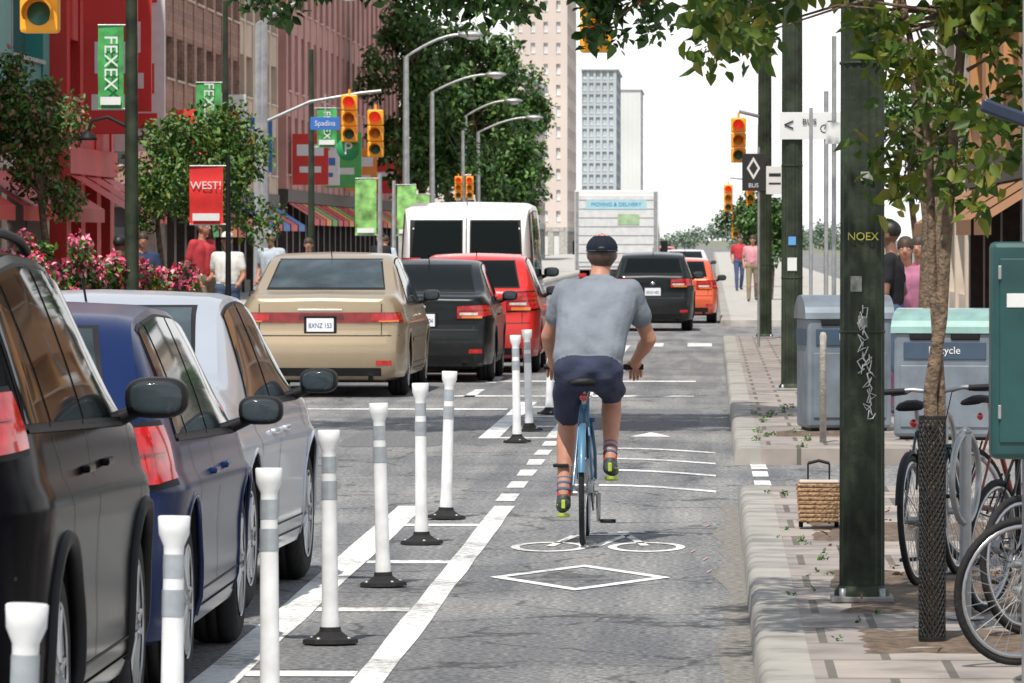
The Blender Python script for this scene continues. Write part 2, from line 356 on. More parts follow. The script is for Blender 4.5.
# ------------------------------------------------------------------ delineator posts
def post(loc,lean=(0,0)):
    e=empty('delineator_post',loc); e.rotation_euler=(lean[0],lean[1],random.uniform(0,3)); mb=MB(); H=.92
    mb.lathe([(0,.0),(.125,.0),(.12,.018),(.08,.028),(.05,.05),(.045,.07),(0,.07)],(0,0,0.006),(0,0,1),RUBBER,8,False)
    for a in (0,math.pi/2,math.pi,1.5*math.pi): mb.ell((.095*math.cos(a),.095*math.sin(a),.026),(.012,.012,.01),STEEL,8,4)
    prof=[(.040,.06),(.040,.10),(.036,.14),(.033,H-.30),(.030,H-.12),(.031,H-.09),(.046,H-.055),(.049,H-.004),(.045,H),(0,H)]
    mb.lathe(prof,(0,0,0.006),(0,0,1),WHITEP,20)
    for z0,z1,r in ((H-.30,H-.22,.0345),(H-.185,H-.115,.0325)): mb.lathe([(r,z0),(r,z1)],(0,0,.006),(0,0,1),BANDG,20)
    mb.build('post',e)
for i,(x,d) in enumerate([(-1.58,12.6),(-1.61,16.6),(-1.59,20.1),(-1.645,24.1),(-1.65,28.1),(-1.66,32.0),(-1.66,34.9),(-1.67,48.0),(-1.66,50.9),(-1.62,55.7)]):
    post((x,d,0),(random.uniform(-.025,.025),random.uniform(-.03,.045)))
# ------------------------------------------------------------------ cars
PROF={
 'sedan':dict(H=1.45,top=[(0,.99),(.03,1.03),(.16,1.05),(.31,1.37),(.38,1.43),(.48,1.45),(.57,1.42),(.74,.99),(.79,.95),(.95,.80),(1,.66)],belt=[(0,.92),(.5,.92),(.8,.90),(1,.6)],rw=(1.09,1.37,.60,.52),
    wins=[(.255,.445,.335,.445),(.458,.72,.458,.60)],cz=(.99,1.36),ax=(1.03,.88),bump=.6),
 'hatch':dict(H=1.48,top=[(0,1.0),(.02,1.04),(.12,1.37),(.17,1.44),(.36,1.48),(.52,1.46),(.60,1.42),(.79,.99),(.84,.95),(.96,.82),(1,.68)],belt=[(0,.97),(.5,.93),(.82,.9),(1,.6)],rw=(1.07,1.38,.58,.5),
    wins=[(.125,.215,.165,.215),(.23,.43,.23,.43),(.445,.76,.445,.63)],cz=(1.0,1.38),ax=(.72,.85),bump=.6),
 'suv':dict(H=1.68,top=[(0,1.16),(.02,1.20),(.10,1.54),(.15,1.63),(.35,1.68),(.52,1.66),(.60,1.61),(.76,1.16),(.80,1.12),(.96,.98),(1,.8)],belt=[(0,1.13),(.5,1.09),(.82,1.05),(1,.7)],rw=(1.24,1.54,.62,.54),
    wins=[(.085,.195,.125,.195),(.21,.415,.21,.415),(.43,.735,.43,.60)],cz=(1.18,1.56),ax=(.88,.88),bump=.68),
 'van':dict(H=2.2,top=[(0,1.15),(.006,1.25),(.025,2.02),(.05,2.14),(.3,2.2),(.6,2.2),(.74,2.13),(.85,1.38),(.88,1.28),(.97,1.12),(1,.85)],belt=[(0,1.12),(.7,1.15),(.9,1.1),(1,.75)],rw=(1.36,1.93,.8,.72),
    wins=[(.05,.25,.055,.25),(.27,.46,.27,.46),(.48,.67,.48,.67),(.69,.83,.69,.77)],cz=(1.4,2.03),ax=(1.1,.8),bump=.62)}
def smooth(a,n=3):
    a=a.copy()
    for _ in range(n): a[1:-1]=.25*a[:-2]+.5*a[1:-1]+.25*a[2:]
    return a
def make_car(name,kind,L,W,H,paint,loc,yaw=0,plate=None,Rw=.32,glass=None,sidemould=False,lamps='wrap',rails=False,spk=5,mirror=None,lz=0.0,lh=1.0):
    P=PROF[kind]; k=H/P['H']; e=empty(name,loc,yaw); glass=glass or GLASS
    ys=np.concatenate([[0,.012,.04,.08],np.arange(.13,L-.12,.06),[L-.08,L-.04,L-.012,L]])
    top=smooth(np.interp(ys/L,[a for a,b in P['top']],[b*k for a,b in P['top']]),4)
    belt=np.minimum(smooth(np.interp(ys/L,[a for a,b in P['belt']],[b*k for a,b in P['belt']]),3),top-.02)
    zb=.19; bumpz=P['bump']*k; van=kind=='van'
    hws=W/2*(1-.13*(1-np.minimum(1,ys/.55))**2.4-.20*(1-np.minimum(1,(L-ys)/.85))**2.2)
    Hb=P['H']*k
    rings=[]
    for i,y0 in enumerate(ys):
        hw=hws[i];tp=top[i];bl=belt[i]; cab=max(0,min(1,(tp-bl)/(Hb-bl)))
        wt=hw*((.90-.02*cab) if van else (.88-.17*cab))
        s0=zb+.13; pts=[(0,zb),(.5*hw,zb),(.84*hw,zb),(.95*hw,zb+.035),(.985*hw,s0)]
        for f,xf in ((.2,.992),(.4,.99),(.6,.998),(.70,1.006),(.76,1.0),(.82,.975),(.92,.96),(1,.945)): pts.append((hw*xf,s0+(bl-s0)*f))
        for f,g in ((.3,.25),(.6,.55),(.86,.84)): pts.append((hw*.945+(wt-hw*.945)*g,bl+(tp-bl)*f))
        pts+= [(wt,bl+(tp-bl)*.95),(wt*.9,tp-.012*max(cab,.2)),(wt*.5,tp),(0,tp+.008)]
        sh={0:.90,1:.955,2:.99}.get(i,1.0); j=len(ys)-1-i; sh=min(sh,{0:.88,1:.95,2:.985}.get(j,1.0)); zc=.62*k
        pts=[(x*sh,zc+(z-zc)*sh) for x,z in pts]
        row=[]
        for (x,z) in pts:
            y=y0
            if y0<.6 and kind!='van':
                q=min(1,max(0,(z-bumpz+.02)/.09)); q=q*q*(3-2*q); y+=(.075*q)*(1-y0/.6)
                y+= .05*max(0,(.38-z)/.2)*(1-y0/.6)
            if L-y0<.8:
                q=min(1,max(0,(z-.55*k)/.25)); y-=.13*q*(1-(L-y0)/.8); y-=.07*max(0,(.4-z)/.2)*(1-(L-y0)/.8)
            row.append((x,y,z))
        rings.append(row)
    n=len(rings[0]); bm=bmesh.new(); V=[]
    for row in rings:
        rr=[bm.verts.new(p) for p in row]; ll=[bm.verts.new((-p[0],p[1],p[2])) for p in row[1:-1]]; V.append(rr+ll[::-1])
    N=len(V[0])
    for i in range(len(V)-1):
        for c in range(N): bm.faces.new([V[i][c],V[i][(c+1)%N],V[i+1][(c+1)%N],V[i+1][c]])
    for row in (V[0],V[-1]):
        for c in range(n-1):
            a,b=row[c],row[c+1]; d=row[(N-c)%N]; f=row[(N-c-1)%N]; q=[]
            for v in (a,b,f,d):
                if v not in q: q.append(v)
            bm.faces.new(q)
    bmesh.ops.recalc_face_normals(bm,faces=bm.faces[:]); bm.normal_update()
    bvh=BVHTree.FromBMesh(bm); me=bpy.data.meshes.new('body'); bm.to_mesh(me); bm.free()
    me.materials.append(paint); me.materials.append(BLACK)
    body=bpy.data.objects.new('body',me); SC.collection.objects.link(body)
    ra,fa=P['ax'][0],L-P['ax'][1]
    cm=MB(); 
    for yy in (ra,fa):
        for s in (-1,1):
            xc=s*(W/2-.12); r=Rw+.055
            u=28; vs=[];fs=[]
            for h in (-.2,.2):
                for q in range(u): a=2*math.pi*q/u; vs.append((xc+h,yy+r*math.cos(a),Rw+.02+r*math.sin(a)))
            for q in range(u): fs.append([q,(q+1)%u,u+(q+1)%u,u+q])
            fs.append(list(range(u))[::-1]); fs.append(list(range(u,2*u))); cm.add(vs,fs,BLACK)
    cut=cm.build('cut'); cut.data.materials.clear(); cut.data.materials.append(paint); cut.data.materials.append(BLACK)
    for p in cut.data.polygons: p.material_index=1
    b2=bmesh.new(); b2.from_mesh(cut.data); bmesh.ops.recalc_face_normals(b2,faces=b2.faces[:]); b2.to_mesh(cut.data); b2.free()
    md=body.modifiers.new('b','BOOLEAN'); md.object=cut; md.operation='DIFFERENCE'; md.solver='EXACT'
    try: md.material_mode='INDEX'
    except Exception: pass
    dg=bpy.context.evaluated_depsgraph_get(); nm=bpy.data.meshes.new_from_object(body.evaluated_get(dg)); body.modifiers.clear(); body.data=nm
    bpy.data.objects.remove(cut)
    for p in nm.polygons: p.use_smooth=True
    nm.set_sharp_from_angle(angle=R_(38)); body.parent=e
    def patch(mb,mt,fn,nu,nv,off=.004):
        g=[];vs=[]
        for j in range(nv+1):
            for i in range(nu+1):
                o,d=fn(i/nu,j/nv); h=bvh.ray_cast(Vector(o),Vector(d).normalized())
                if h[0] is None: g.append(None)
                else:
                    nn=h[1] if h[1].dot(Vector(d))<0 else -h[1]
                    g.append(len(vs)); vs.append(h[0]+nn*off)
        fs=[]
        for j in range(nv):
            for i in range(nu):
                q=[g[j*(nu+1)+i],g[j*(nu+1)+i+1],g[(j+1)*(nu+1)+i+1],g[(j+1)*(nu+1)+i]]
                if None not in q: fs.append(q)
        mb.add(vs,fs,mt,True)
    lp=lambda a,b,t:a+(b-a)*t
    TOP=lambda y: float(np.interp(y,ys,top)); BEL=lambda y: float(np.interp(y,ys,belt))
    def sidewin(mb,mt,w,s,off,grow=0):
        def fn(u,v):
            y=lp(lp(w[0]*L-grow,w[1]*L+grow,u),lp(w[2]*L-grow,w[3]*L+grow,u),v); z0=BEL(y)+.025-grow; z1=BEL(y)+(TOP(y)-BEL(y))*.88+grow*.8
            return (s*3,y,lp(z0,max(z0+.01,z1),v)),(-s,0,0)
        patch(mb,mt,fn,14,8,off)
    wm=MB(); tm=MB(); lm=MB()
    for s in (-1,1):
        for w in P['wins']:
            sidewin(tm,BLACK,w,s,.003,.018); sidewin(wm,glass,w,s,.007)
    rz0,rz1,rx0,rx1=[q*k for q in P['rw'][:2]]+[q*W/1.75 for q in P['rw'][2:]]
    def rearq(x0b,x1b,x0t,x1t,z0,z1): return lambda u,v:((lp(lp(x0b,x1b,u),lp(x0t,x1t,u),v),-2,lp(z0,z1,v)),(0,1,0))
    if van:
        for s in (-1,1):
            a=(.07,.78) if s>0 else (-.78,-.07)
            patch(tm,BLACK,rearq(a[0]-.02,a[1]+.02,a[0]-.02,a[1]*.96+.02 if s>0 else a[1]+.02,rz0-.02,rz1+.02),10,8,.003)
            patch(wm,glass,rearq(a[0],a[1],a[0]*(1 if s>0 else .94),a[1]*(.94 if s>0 else 1),rz0,rz1),10,8,.008)
        patch(tm,BLACK,rearq(-.006,.006,-.006,.006,.55,2.1),1,12,.004)
        for z in (.8,1.15): 
            for s in (-1,1): tm.box((s*.93,-.01,z),(.04,.03,.12),STEEL,.008)
        tm.box((.1,-.02,1.05),(.05,.04,.16),BLACK,.01)
    else:
        patch(tm,BLACK,rearq(-rx0-.02,rx0+.02,-rx1-.02,rx1+.02,rz0-.02,rz1+.015),14,8,.003)
        patch(wm,glass,rearq(-rx0,rx0,-rx1,rx1,rz0,rz1),14,8,.007)
    c0,c1=P['cz'][0]*k+.03,P['cz'][1]*k+.02
    patch(wm,glass,lambda u,v:((lp(-W*.39,W*.39,u)*(1-.14*v),L+2,lp(c0,c1,v)),(0,-1,0)),14,10,.006)
    def wrap(mt,z0,z1,a0,a1,s,off,nv=5,tz=0):
        ax,ay=W/2-.42,.42
        def fn(u,v):
            th=lp(R_(a0),R_(a1),u); d=Vector((math.sin(th)*s,-math.cos(th),0)); z=lp(z0+tz*u,z1+tz*u*.4,v)
            o=Vector((ax*s,ay,z))+d*2; return o,-d
        patch(lm,mt,fn,16,nv,off)
    for s in (-1,1):
        if lamps=='wrap':
            zc=BEL(.2)-.10+lz; wrap(BLACK,zc-.085*lh,zc+.095*lh,-5,74,s,.006,5,.04); wrap(REDL,zc-.07*lh,zc+.08*lh,-3,72,s,.014,6,.04); wrap(WHL,zc-.03,zc+.002,2,34,s,.019); wrap(REDD,zc+.012,zc+.03,0,60,s,.018,2,.02); wrap(ORL,zc-.066*lh,zc-.040*lh,6,40,s,.018,2)
        elif lamps=='strip':
            zc=BEL(.2)-.13; wrap(REDD,zc-.06,zc+.055,-20,66,s,.012); wrap(REDL,zc-.035,zc+.04,8,58,s,.017); wrap(ORL,zc-.05,zc-.035,20,50,s,.018)
        elif lamps=='tall':
            zc=BEL(.1)+.10; wrap(REDL,zc-.18,zc+.22,8,64,s,.012,10); wrap(WHL,zc-.1,zc-.02,15,50,s,.017)
        fx=lambda u,v:((s*lp(W*.26,W*.455,u),L+2,lp(.60*k,.74*k,v)),(0,-1,0)); patch(lm,WHL,fx,6,4,.008)
        patch(lm,REDL,(lambda s:lambda u,v:((s*lp(W*.33,W*.42,u),-2,lp(.36,.41,v)),(0,1,0)))(s),3,2,.006)
    if lamps=='strip':
        patch(lm,REDD,rearq(-.62,.62,-.62,.62,BEL(.2)-.19,BEL(.2)-.075),16,3,.009)
        tm.box((0,.02,BEL(.2)-.05),(.5,.03,.025),CHROME,.006)
    patch(tm,BLACK,lambda u,v:((lp(-W*.22,W*.22,u),L+2,lp(.5*k,.66*k,v)),(0,-1,0)),8,4,.006)
    patch(tm,BLACK,lambda u,v:((lp(-W*.34,W*.34,u),L+2,lp(.25,.38,v)),(0,-1,0)),8,3,.006)
    def sv(y0,y1,z0,z1,s,w=.009): patch(tm,BLACK,lambda u,v:((s*3,lp(y0,y1,v)+(u-.5)*w,lp(z0,z1,v)),(-s,0,0)),1,10,.002)
    def sh_(y0,y1,z0,z1,s,w=.009,mt=BLACK,off=.002,n=16): patch(tm,mt,lambda u,v:((s*3,lp(y0,y1,u),lp(z0,z1,u)+(v-.5)*w),(-s,0,0)),n,1,off)
    for s in (-1,1):
        yb=P['wins'][-1][0]*L-.006; yf=P['wins'][-1][1]*L+.05; yr=(P['wins'][-2][0])*L-.02; BB=BEL(yb)
        sv(yb,yb,.36,BB,s); sv(yf,yf,.36,BEL(yf)-.0,s); sv(max(yr,ra+Rw*.75),yr,.72,BB,s); sh_(ra+Rw+.05,yf,.36,.36,s)
        for yh in (yb-.2,yf-.92 if not van else yf-.8):
            h=bvh.ray_cast(Vector((s*3,yh,BB-.13)),Vector((-s,0,0)))
            if h[0]: tm.box(h[0]+Vector((s*.012,0,0)),(.03,.18,.026),paint,.008)
        if sidemould: sh_(ra+Rw+.1,fa-Rw-.1,.56*k,.56*k,s,.05,paint,.012,30)
        sh_(ra+Rw+.06,fa-Rw-.06,.25,.25,s,.10,BLACK,.006,20)
        sh_(P['wins'][0][0]*L,P['wins'][-1][1]*L,BEL(P['wins'][0][0]*L)+.005,BEL(P['wins'][-1][1]*L)+.005,s,.014,CHROME if sidemould else BLACK,.008,30)
        for yy in (ra,fa):
            pts=[]
            for q in range(21):
                a=math.pi*(-.08+1.16*q/20); r=Rw+.058; py,pz=yy+r*math.cos(a),Rw+.02+r*math.sin(a)
                h=bvh.ray_cast(Vector((s*3,py,max(pz,.26))),Vector((-s,0,0)))
                if h[0]: pts.append(Vector((h[0].x-s*.004,py,max(pz,.26))))
            if len(pts)>3: tm.tube(pts,.028 if kind=='suv' else .014,BLACK if kind=='suv' else paint,6)
        ym=P['wins'][-1][1]*L-.12; zm=BEL(ym)+.095; xm=s*(W/2+.075); big=1.05 if kind in('suv','van') else .9
        ms_=mirror or paint
        tm.ell((xm,ym+.03,zm),(.108*big,.075,.070*big),ms_,24,14,-1,.7); tm.ell((xm+s*.003,ym-.012,zm),(.106*big,.045,.068*big),BLACK,24,14,-1,.7)
        tm.ell((xm+s*.003,ym-.048,zm),(.088*big,.012,.052*big),GLASSL,24,10,-1,.6)
        tm.tube([(s*(W/2-.09),ym+.05,zm-.085),(xm-s*.05,ym+.03,zm-.04)],[.032,.022],BLACK,8)
    patch(tm,BLACK,rearq(-W*.36,W*.36,-W*.36,W*.36,.24,.33),12,2,.006)
    patch(tm,BLACK,rearq(-W*.46,W*.46,-W*.46,W*.46,bumpz+.015,bumpz+.027),20,1,.004)
    if kind!='van':
        tz=(BEL(0.1)+.02)
        for s in (-1,1): patch(tm,BLACK,rearq(s*W*.36-.005,s*W*.36+.005,s*W*.36-.005,s*W*.36+.005,bumpz+.03,tz),1,8,.003)
    if kind=='van': tm.box((0,-.05,.5),(W*.93,.14,.14),BLACK,.03)
    pz=bumpz+.14 if kind!='van' else .66
    if kind=='hatch' : pz=bumpz+.10
    h=bvh.ray_cast(Vector((0,-2,pz)),Vector((0,1,0))); py=h[0].y-.012 if h[0] else -.01
    tm.box((0,py+.004,pz),(.36,.02,.19),BLACK,.006); tm.box((0,py-.007,pz),(.30,.006,.15),PLATE,.002)
    if plate: text(plate,.075,(0,py-.011,pz-.01),FACE,PLTXT,e,'plate_number',.78)
    h=bvh.ray_cast(Vector((0,-2,pz+.16)),Vector((0,1,0)))
    if h[0] and lamps!='strip': tm.ell((0,h[0].y-.005,pz+.16),(.045,.01,.03),CHROME,10,6)
    tm.tube([(W*.3,-.02,.22),(W*.3,.3,.22)],.03,CHROME,10,False); tm.tube([(W*.3,.02,.22),(W*.3,.3,.22)],.026,BLACK,10)
    tm.box((0,L/2,.21),(W*.72,L*.86,.1),BLACK,.02)  # black underbody box, added to darken the space beneath the car
    if rails:
        for s in (-1,1):
            pts=[(s*W*.335,yy,TOP(yy)+.045*math.sin(math.pi*min(1,max(0,(yy/L-.14)/.42)))**.4) for yy in np.linspace(.15*L,.55*L,14)]
            tm.tube(pts,.017,BLACK,8)
    tm.tube([(0,P['top'][3][0]*L+.15,TOP(P['top'][3][0]*L+.15)),(0,P['top'][3][0]*L+.02,TOP(P['top'][3][0]*L+.15)+.12)],.006,BLACK,6)
    wm.build('windows',e); tm.build('trim',e); lm.build('lamps',e)
    wh=MB()
    for yy in (ra,fa):
        for s in (-1,1):
            w=.215; xc=s*(W/2-.03-w/2); R=Rw
            wh.lathe([(R*.60,-w/2),(R*.88,-w/2),(R*.965,-w/2+.02),(R,-w/2+.05),(R,-.03),(R*.985,-.028),(R*.985,-.02),(R,-.018),(R,.018),(R*.985,.02),(R*.985,.028),(R,.03),(R,w/2-.05),(R*.965,w/2-.02),(R*.88,w/2),(R*.62,w/2-.004)],(xc,yy,R),(1,0,0),RUBBER,36)
            wh.lathe([(R*.66,0.0),(R*.63,-.012),(R*.60,-.06),(R*.56,-.1)],(xc+s*(w/2+.002),yy,R),(s,0,0),RIM,36)
            wh.lathe([(R*.64,-.085),(0.001,-.085)],(xc+s*w/2,yy,R),(s,0,0),BLACK,24)
            wh.lathe([(R*.45,-.075),(0.001,-.075)],(xc+s*w/2,yy,R),(s,0,0),STEEL,24)
            wh.lathe([(R*.17,-.05),(R*.17,-.012),(R*.12,-.004),(0.001,-.002)],(xc+s*w/2,yy,R),(s,0,0),RIM,20)
            for q in range(spk*2):
                a=2*math.pi*(q//2)/spk+(.16 if q%2 else -.16); d=Vector((0,math.cos(a),math.sin(a))); c=Vector((xc+s*(w/2-.028),yy,R))
                wh.tube([c+d*R*.13+Vector((s*.015,0,0)),c+d*R*.4+Vector((s*.012,0,0)),c+d*R*.64+Vector((s*.01,0,0))],[.022,.018,.02],RIM,6)
    wh.build('wheels',e)
    return e
def paint(name,c,metal=.4,rough=.32,coat=.7,spec=.5,dirt=.6): return mat(name,c,rough,metal,coat,var=.03,vs=2,dirt=dirt,spec=spec)
P_BLK=paint('paint_black',(.003,.003,.0045),.0,.16,.0,.03,.06); P_NAVY=paint('paint_navy',(.010,.022,.080),.0,.2,.0,.12,.12); P_SIL=paint('paint_silver',(.50,.54,.60),.5,.34,.5)
P_GOLD=paint('paint_gold',(.42,.33,.22),.5,.35,.5); P_RED=paint('paint_red',(.60,.022,.016),.1,.32,.4); P_WHT=paint('paint_white',(.72,.72,.73),.0); P_GRN=paint('paint_dark_green',(.008,.012,.013),.1,.3,.2,.25,.3); P_ORG=paint('paint_orange',(.70,.10,.03),.2)
make_car('parked_suv','suv',4.15,1.84,1.73,P_BLK,(-2.95,16.72,0),0,None,.365,rails=True,mirror=P_BLK,lz=.10,lh=1.3)
make_car('parked_hatchback','hatch',4.05,1.78,1.50,P_NAVY,(-2.90,21.0,0),0,None,.34,lamps='wrap',glass=GLASSL,mirror=BLACK,lz=.02,lh=1.5)
make_car('parked_sedan','sedan',4.35,1.76,1.50,P_SIL,(-3.06,25.3,0),R_(-2.2),None,.34,lamps='wrap',glass=GLASSL,spk=7,mirror=BLACK,lz=.03,lh=1.3)
make_car('sedan_car','sedan',4.9,1.88,1.60,P_GOLD,(-4.32,61.6,0),R_(-.8),'BXNZ 153',.33,sidemould=True,lamps='strip',glass=GLASSL)
make_car('compact_car','sedan',4.2,1.72,1.50,P_GRN,(-3.52,68.0,0),R_(-.5),'AHKB 204',.31)
make_car('red_hatchback','hatch',4.2,1.74,1.56,P_RED,(-3.10,72.9,0),0,'BKWE 771',.32,lh=1.5)
make_car('passenger_van','van',5.4,2.02,2.28,P_WHT,(-3.48,79.2,0),0,'ADRT 310',.37,lamps='tall')
make_car('distant_suv','suv',4.0,1.56,1.50,P_GRN,(-1.12,106,0),0,'BFLM 482',.32)
make_car('orange_car','hatch',4.0,1.5,1.36,P_ORG,(-.62,116,0),0,None,.3)
make_car('distant_car','sedan',4.5,1.75,1.4,P_WHT,(-.9,185,0),0,None,.32)
make_car('distant_car','hatch',4.2,1.75,1.45,P_RED,(-2.2,230,0),0,None,.32)
make_car('distant_car','hatch',4.2,1.75,1.45,P_SIL,(-5.2,128,0),0,None,.32)
def box_truck(loc):
    e=empty('box_truck',loc); mb=MB(); W=2.35
    mb.box((0,2.6,2.0),(W,5.2,2.25),P_WHT,.03)
    mb.box((0,-.012,1.98),(W-.22,.03,2.0),mat('truck_door',(.62,.63,.64),.5,var=.1),.006)
    for z in np.linspace(1.1,2.85,8): mb.box((0,-.03,z),(W-.24,.012,.018),STEEL)
    for s in (-1,1): mb.box((s*(W/2-.07),-.02,2.0),(.09,.04,2.2),STEEL,.01); mb.box((s*.95,-.03,.72),(.22,.04,.12),REDL,.01)
    mb.box((0,0,.55),(W,.1,.16),BLACK,.02); mb.box((0,2.6,.80),(1.0,5.4,.16),BLACK)
    mb.box((0,6.25,1.3),(2.0,1.9,1.7),P_WHT,.16); mb.box((0,7.6,.95),(1.9,1.2,.9),P_WHT,.15); mb.box((0,6.9,1.72),(1.75,.7,.6),GLASS,.1)
    for s in (-1,1):
        mb.box((s*1.0,6.3,1.65),(.05,.9,.5),GLASS,.02); mb.box((s*1.3,6.9,1.5),(.2,.12,.42),BLACK,.03)
        for yy in (1.3,7.2): mb.lathe([(.25,-.14),(.42,-.14),(.46,-.1),(.46,.1),(.42,.14),(.25,.14),(.2,.1),(0.001,.08)],(s*.92,yy,.46),(s,0,0),RUBBER,24)
    mb.build('body',e); text('MOVING & DELIVERY',.15,(0,-.045,2.72),FACE,mat('truck_blue',(.05,.2,.5),.5,var=0),e)
    mb=MB(); mb.box((0,-.038,2.72),(1.7,.004,.26),mat('truck_band',(.35,.58,.66),.5,var=.05)); mb.box((.35,-.038,2.3),(.6,.004,.3),mat('truck_band_g',(.35,.5,.3),.5,var=.2)); mb.build('band',e)
box_truck((-2.7,158,0))
# ------------------------------------------------------------------ figures
def sdf(P,pr):
    if pr[0]=='c':
        a=np.array(pr[1]);b=np.array(pr[2]);ab=b-a;t=((P-a)@ab/max(ab@ab,1e-9)).clip(0,1); return np.linalg.norm(P-a-t[:,None]*ab,axis=1)-(pr[3]+(pr[4]-pr[3])*t)
    c=np.array(pr[1]);r=np.array(pr[2]); return (np.linalg.norm((P-c)/r,axis=1)-1)*r.min()
def fuse(name,prims,mats,parent,vox=.011,sm=4,folds=0):
    mb=MB(); dm=BLACK
    for pr in prims:
        if pr[0]=='c':
            a,b=Vector(pr[1]),Vector(pr[2]); r0,r1=pr[3],pr[4]; d=(b-a); 
            if d.length<1e-5: d=Vector((0,0,1e-4))
            dn=d.normalized(); pts=[];rs=[]
            for q in range(5): t=math.pi/2*q/4; pts.append(a-dn*r0*math.cos(t)); rs.append(max(r0*math.sin(t),1e-4))
            for q in range(5): t=math.pi/2*q/4; pts.append(b+dn*r1*math.sin(t)); rs.append(max(r1*math.cos(t),1e-4))
            mb.tube(pts,rs,dm,14,True)
        else: mb.ell(pr[1],pr[2],dm,18,12)
    ob=mb.build(name,parent); m=ob.modifiers.new('r','REMESH'); m.mode='VOXEL'; m.voxel_size=vox
    s=ob.modifiers.new('s','SMOOTH'); s.factor=.5; s.iterations=sm
    dg=bpy.context.evaluated_depsgraph_get(); me=bpy.data.meshes.new_from_object(ob.evaluated_get(dg)); ob.modifiers.clear(); ob.data=me
    me.materials.clear(); keys=list(mats.keys())
    for k_ in keys: me.materials.append(mats[k_])
    n=len(me.polygons); C=np.zeros(n*3); me.polygons.foreach_get('center',C); C=C.reshape(-1,3)
    D=np.stack([sdf(C,pr) for pr in prims],1); lab=np.array([keys.index(pr[-1]) for pr in prims])
    me.polygons.foreach_set('material_index',lab[D.argmin(1)].astype(np.int32)); me.polygons.foreach_set('use_smooth',[True]*n)
    if folds>0:
        nv=len(me.vertices); co=np.zeros(nv*3); me.vertices.foreach_get('co',co); co=co.reshape(-1,3); no=np.zeros(nv*3); me.vertices.foreach_get('normal',no); no=no.reshape(-1,3)
        Dv=np.stack([sdf(co,pr) for pr in prims],1); isc=np.isin(lab[Dv.argmin(1)],[keys.index(q) for q in ('shirt','shorts') if q in keys]).astype(float)
        x,y,z=co.T
        f=np.sin(z*46+x*16+3*np.sin(x*11+z*5))*.5+np.sin(z*27-x*33+2*np.sin(z*13))*.6+np.sin(x*60+z*21+y*17)*.25
        low=np.clip((1.36-z)/.25,0.35,1); co+=no*(f*folds*isc*low)[:,None]; me.vertices.foreach_set('co',co.ravel())
    me.update(); return ob
def head(pr,c,ex,hair_long=False,hat=False,s=1.0):
    x,y,z=c
    pr+= [('e',(x,y-.008*s,z+.02*s),(.076*s,.096*s,.098*s),'skin'),('c',(x,y+.035*s,z-.055*s),(x,y+.05*s,z-.075*s),.045*s,.032*s,'skin'),('e',(x,y+.03*s,z-.03*s),(.06*s,.06*s,.07*s),'skin'),
          ('c',(x,y+.088*s,z+.012*s),(x,y+.108*s,z-.02*s),.010*s,.015*s,'skin')]
    for q in (-1,1): pr.append(('e',(x+q*.078*s,y-.002,z-.008*s),(.013*s,.02*s,.032*s),'skin'))
    if not hat:
        pr.append(('e',(x,y-.015*s,z+.045*s),(.088*s,.108*s,.094*s),'hair'))
        if hair_long: pr+= [('c',(x,y-.06*s,z+.01*s),(x,y-.08*s,z-.17*s),.072*s,.06*s,'hair')]
    for q in (-1,1):
        ex.ell((x+q*.03*s,y+.077*s,z+.008*s),(.012*s,.009*s,.008*s),mat('eye_white',(.7,.7,.68),.3,var=0),8,6)
        ex.ell((x+q*.03*s,y+.083*s,z+.008*s),(.006*s,.005*s,.006*s),mat('iris',(.05,.03,.02),.2,var=0),8,6)
    ex.ell((x,y+.083*s,z-.048*s),(.022*s,.007*s,.006*s),mat('lips',(.35,.12,.1),.5,var=0),8,6)
def hand(ex,w,fwd,dn,side,mt,s=1.0,curl=1.0,pr=None):
    w=Vector(w);f=Vector(fwd).normalized();d=Vector(dn).normalized();t=Vector(side).normalized()
    ex.tube([w-f*.015*s,w+f*.025*s,w+f*.06*s,w+f*.085*s],[.024*s,.034*s,.036*s,.026*s],mt,10)
    for i,(o,l) in enumerate(((.030,.075),(.010,.085),(-.010,.08),(-.029,.062))):
        b=w+f*.078*s+t*o*s; a1=b+(f*.6+d*.5*curl).normalized()*l*.45*s; a2=a1+(f*.1+d*1.0*curl+f*(1-curl)*.9).normalized()*l*.33*s; a3=a2+(d*.6*curl-f*.6*curl+f*(1-curl)).normalized()*l*.27*s
        ex.tube([b-f*.02*s,b,a1,a2,a3],[.0095*s,.0105*s,.0095*s,.0088*s,.0065*s],mt,7)
    b=w+f*.03*s+t*.03*s; a1=b+(t*.6+f*.8).normalized()*.035*s; a2=a1+(f*.6+d*.7*curl).normalized()*.03*s
    ex.tube([b-t*.012*s,b,a1,a2],[.013*s,.013*s,.0115*s,.008*s],mt,7)
SKIN=mat('skin',(.42,.20,.13),.55,var=.15,vs=12); SKIND=mat('skin_dark',(.2,.1,.065),.55,var=.1,vs=12)
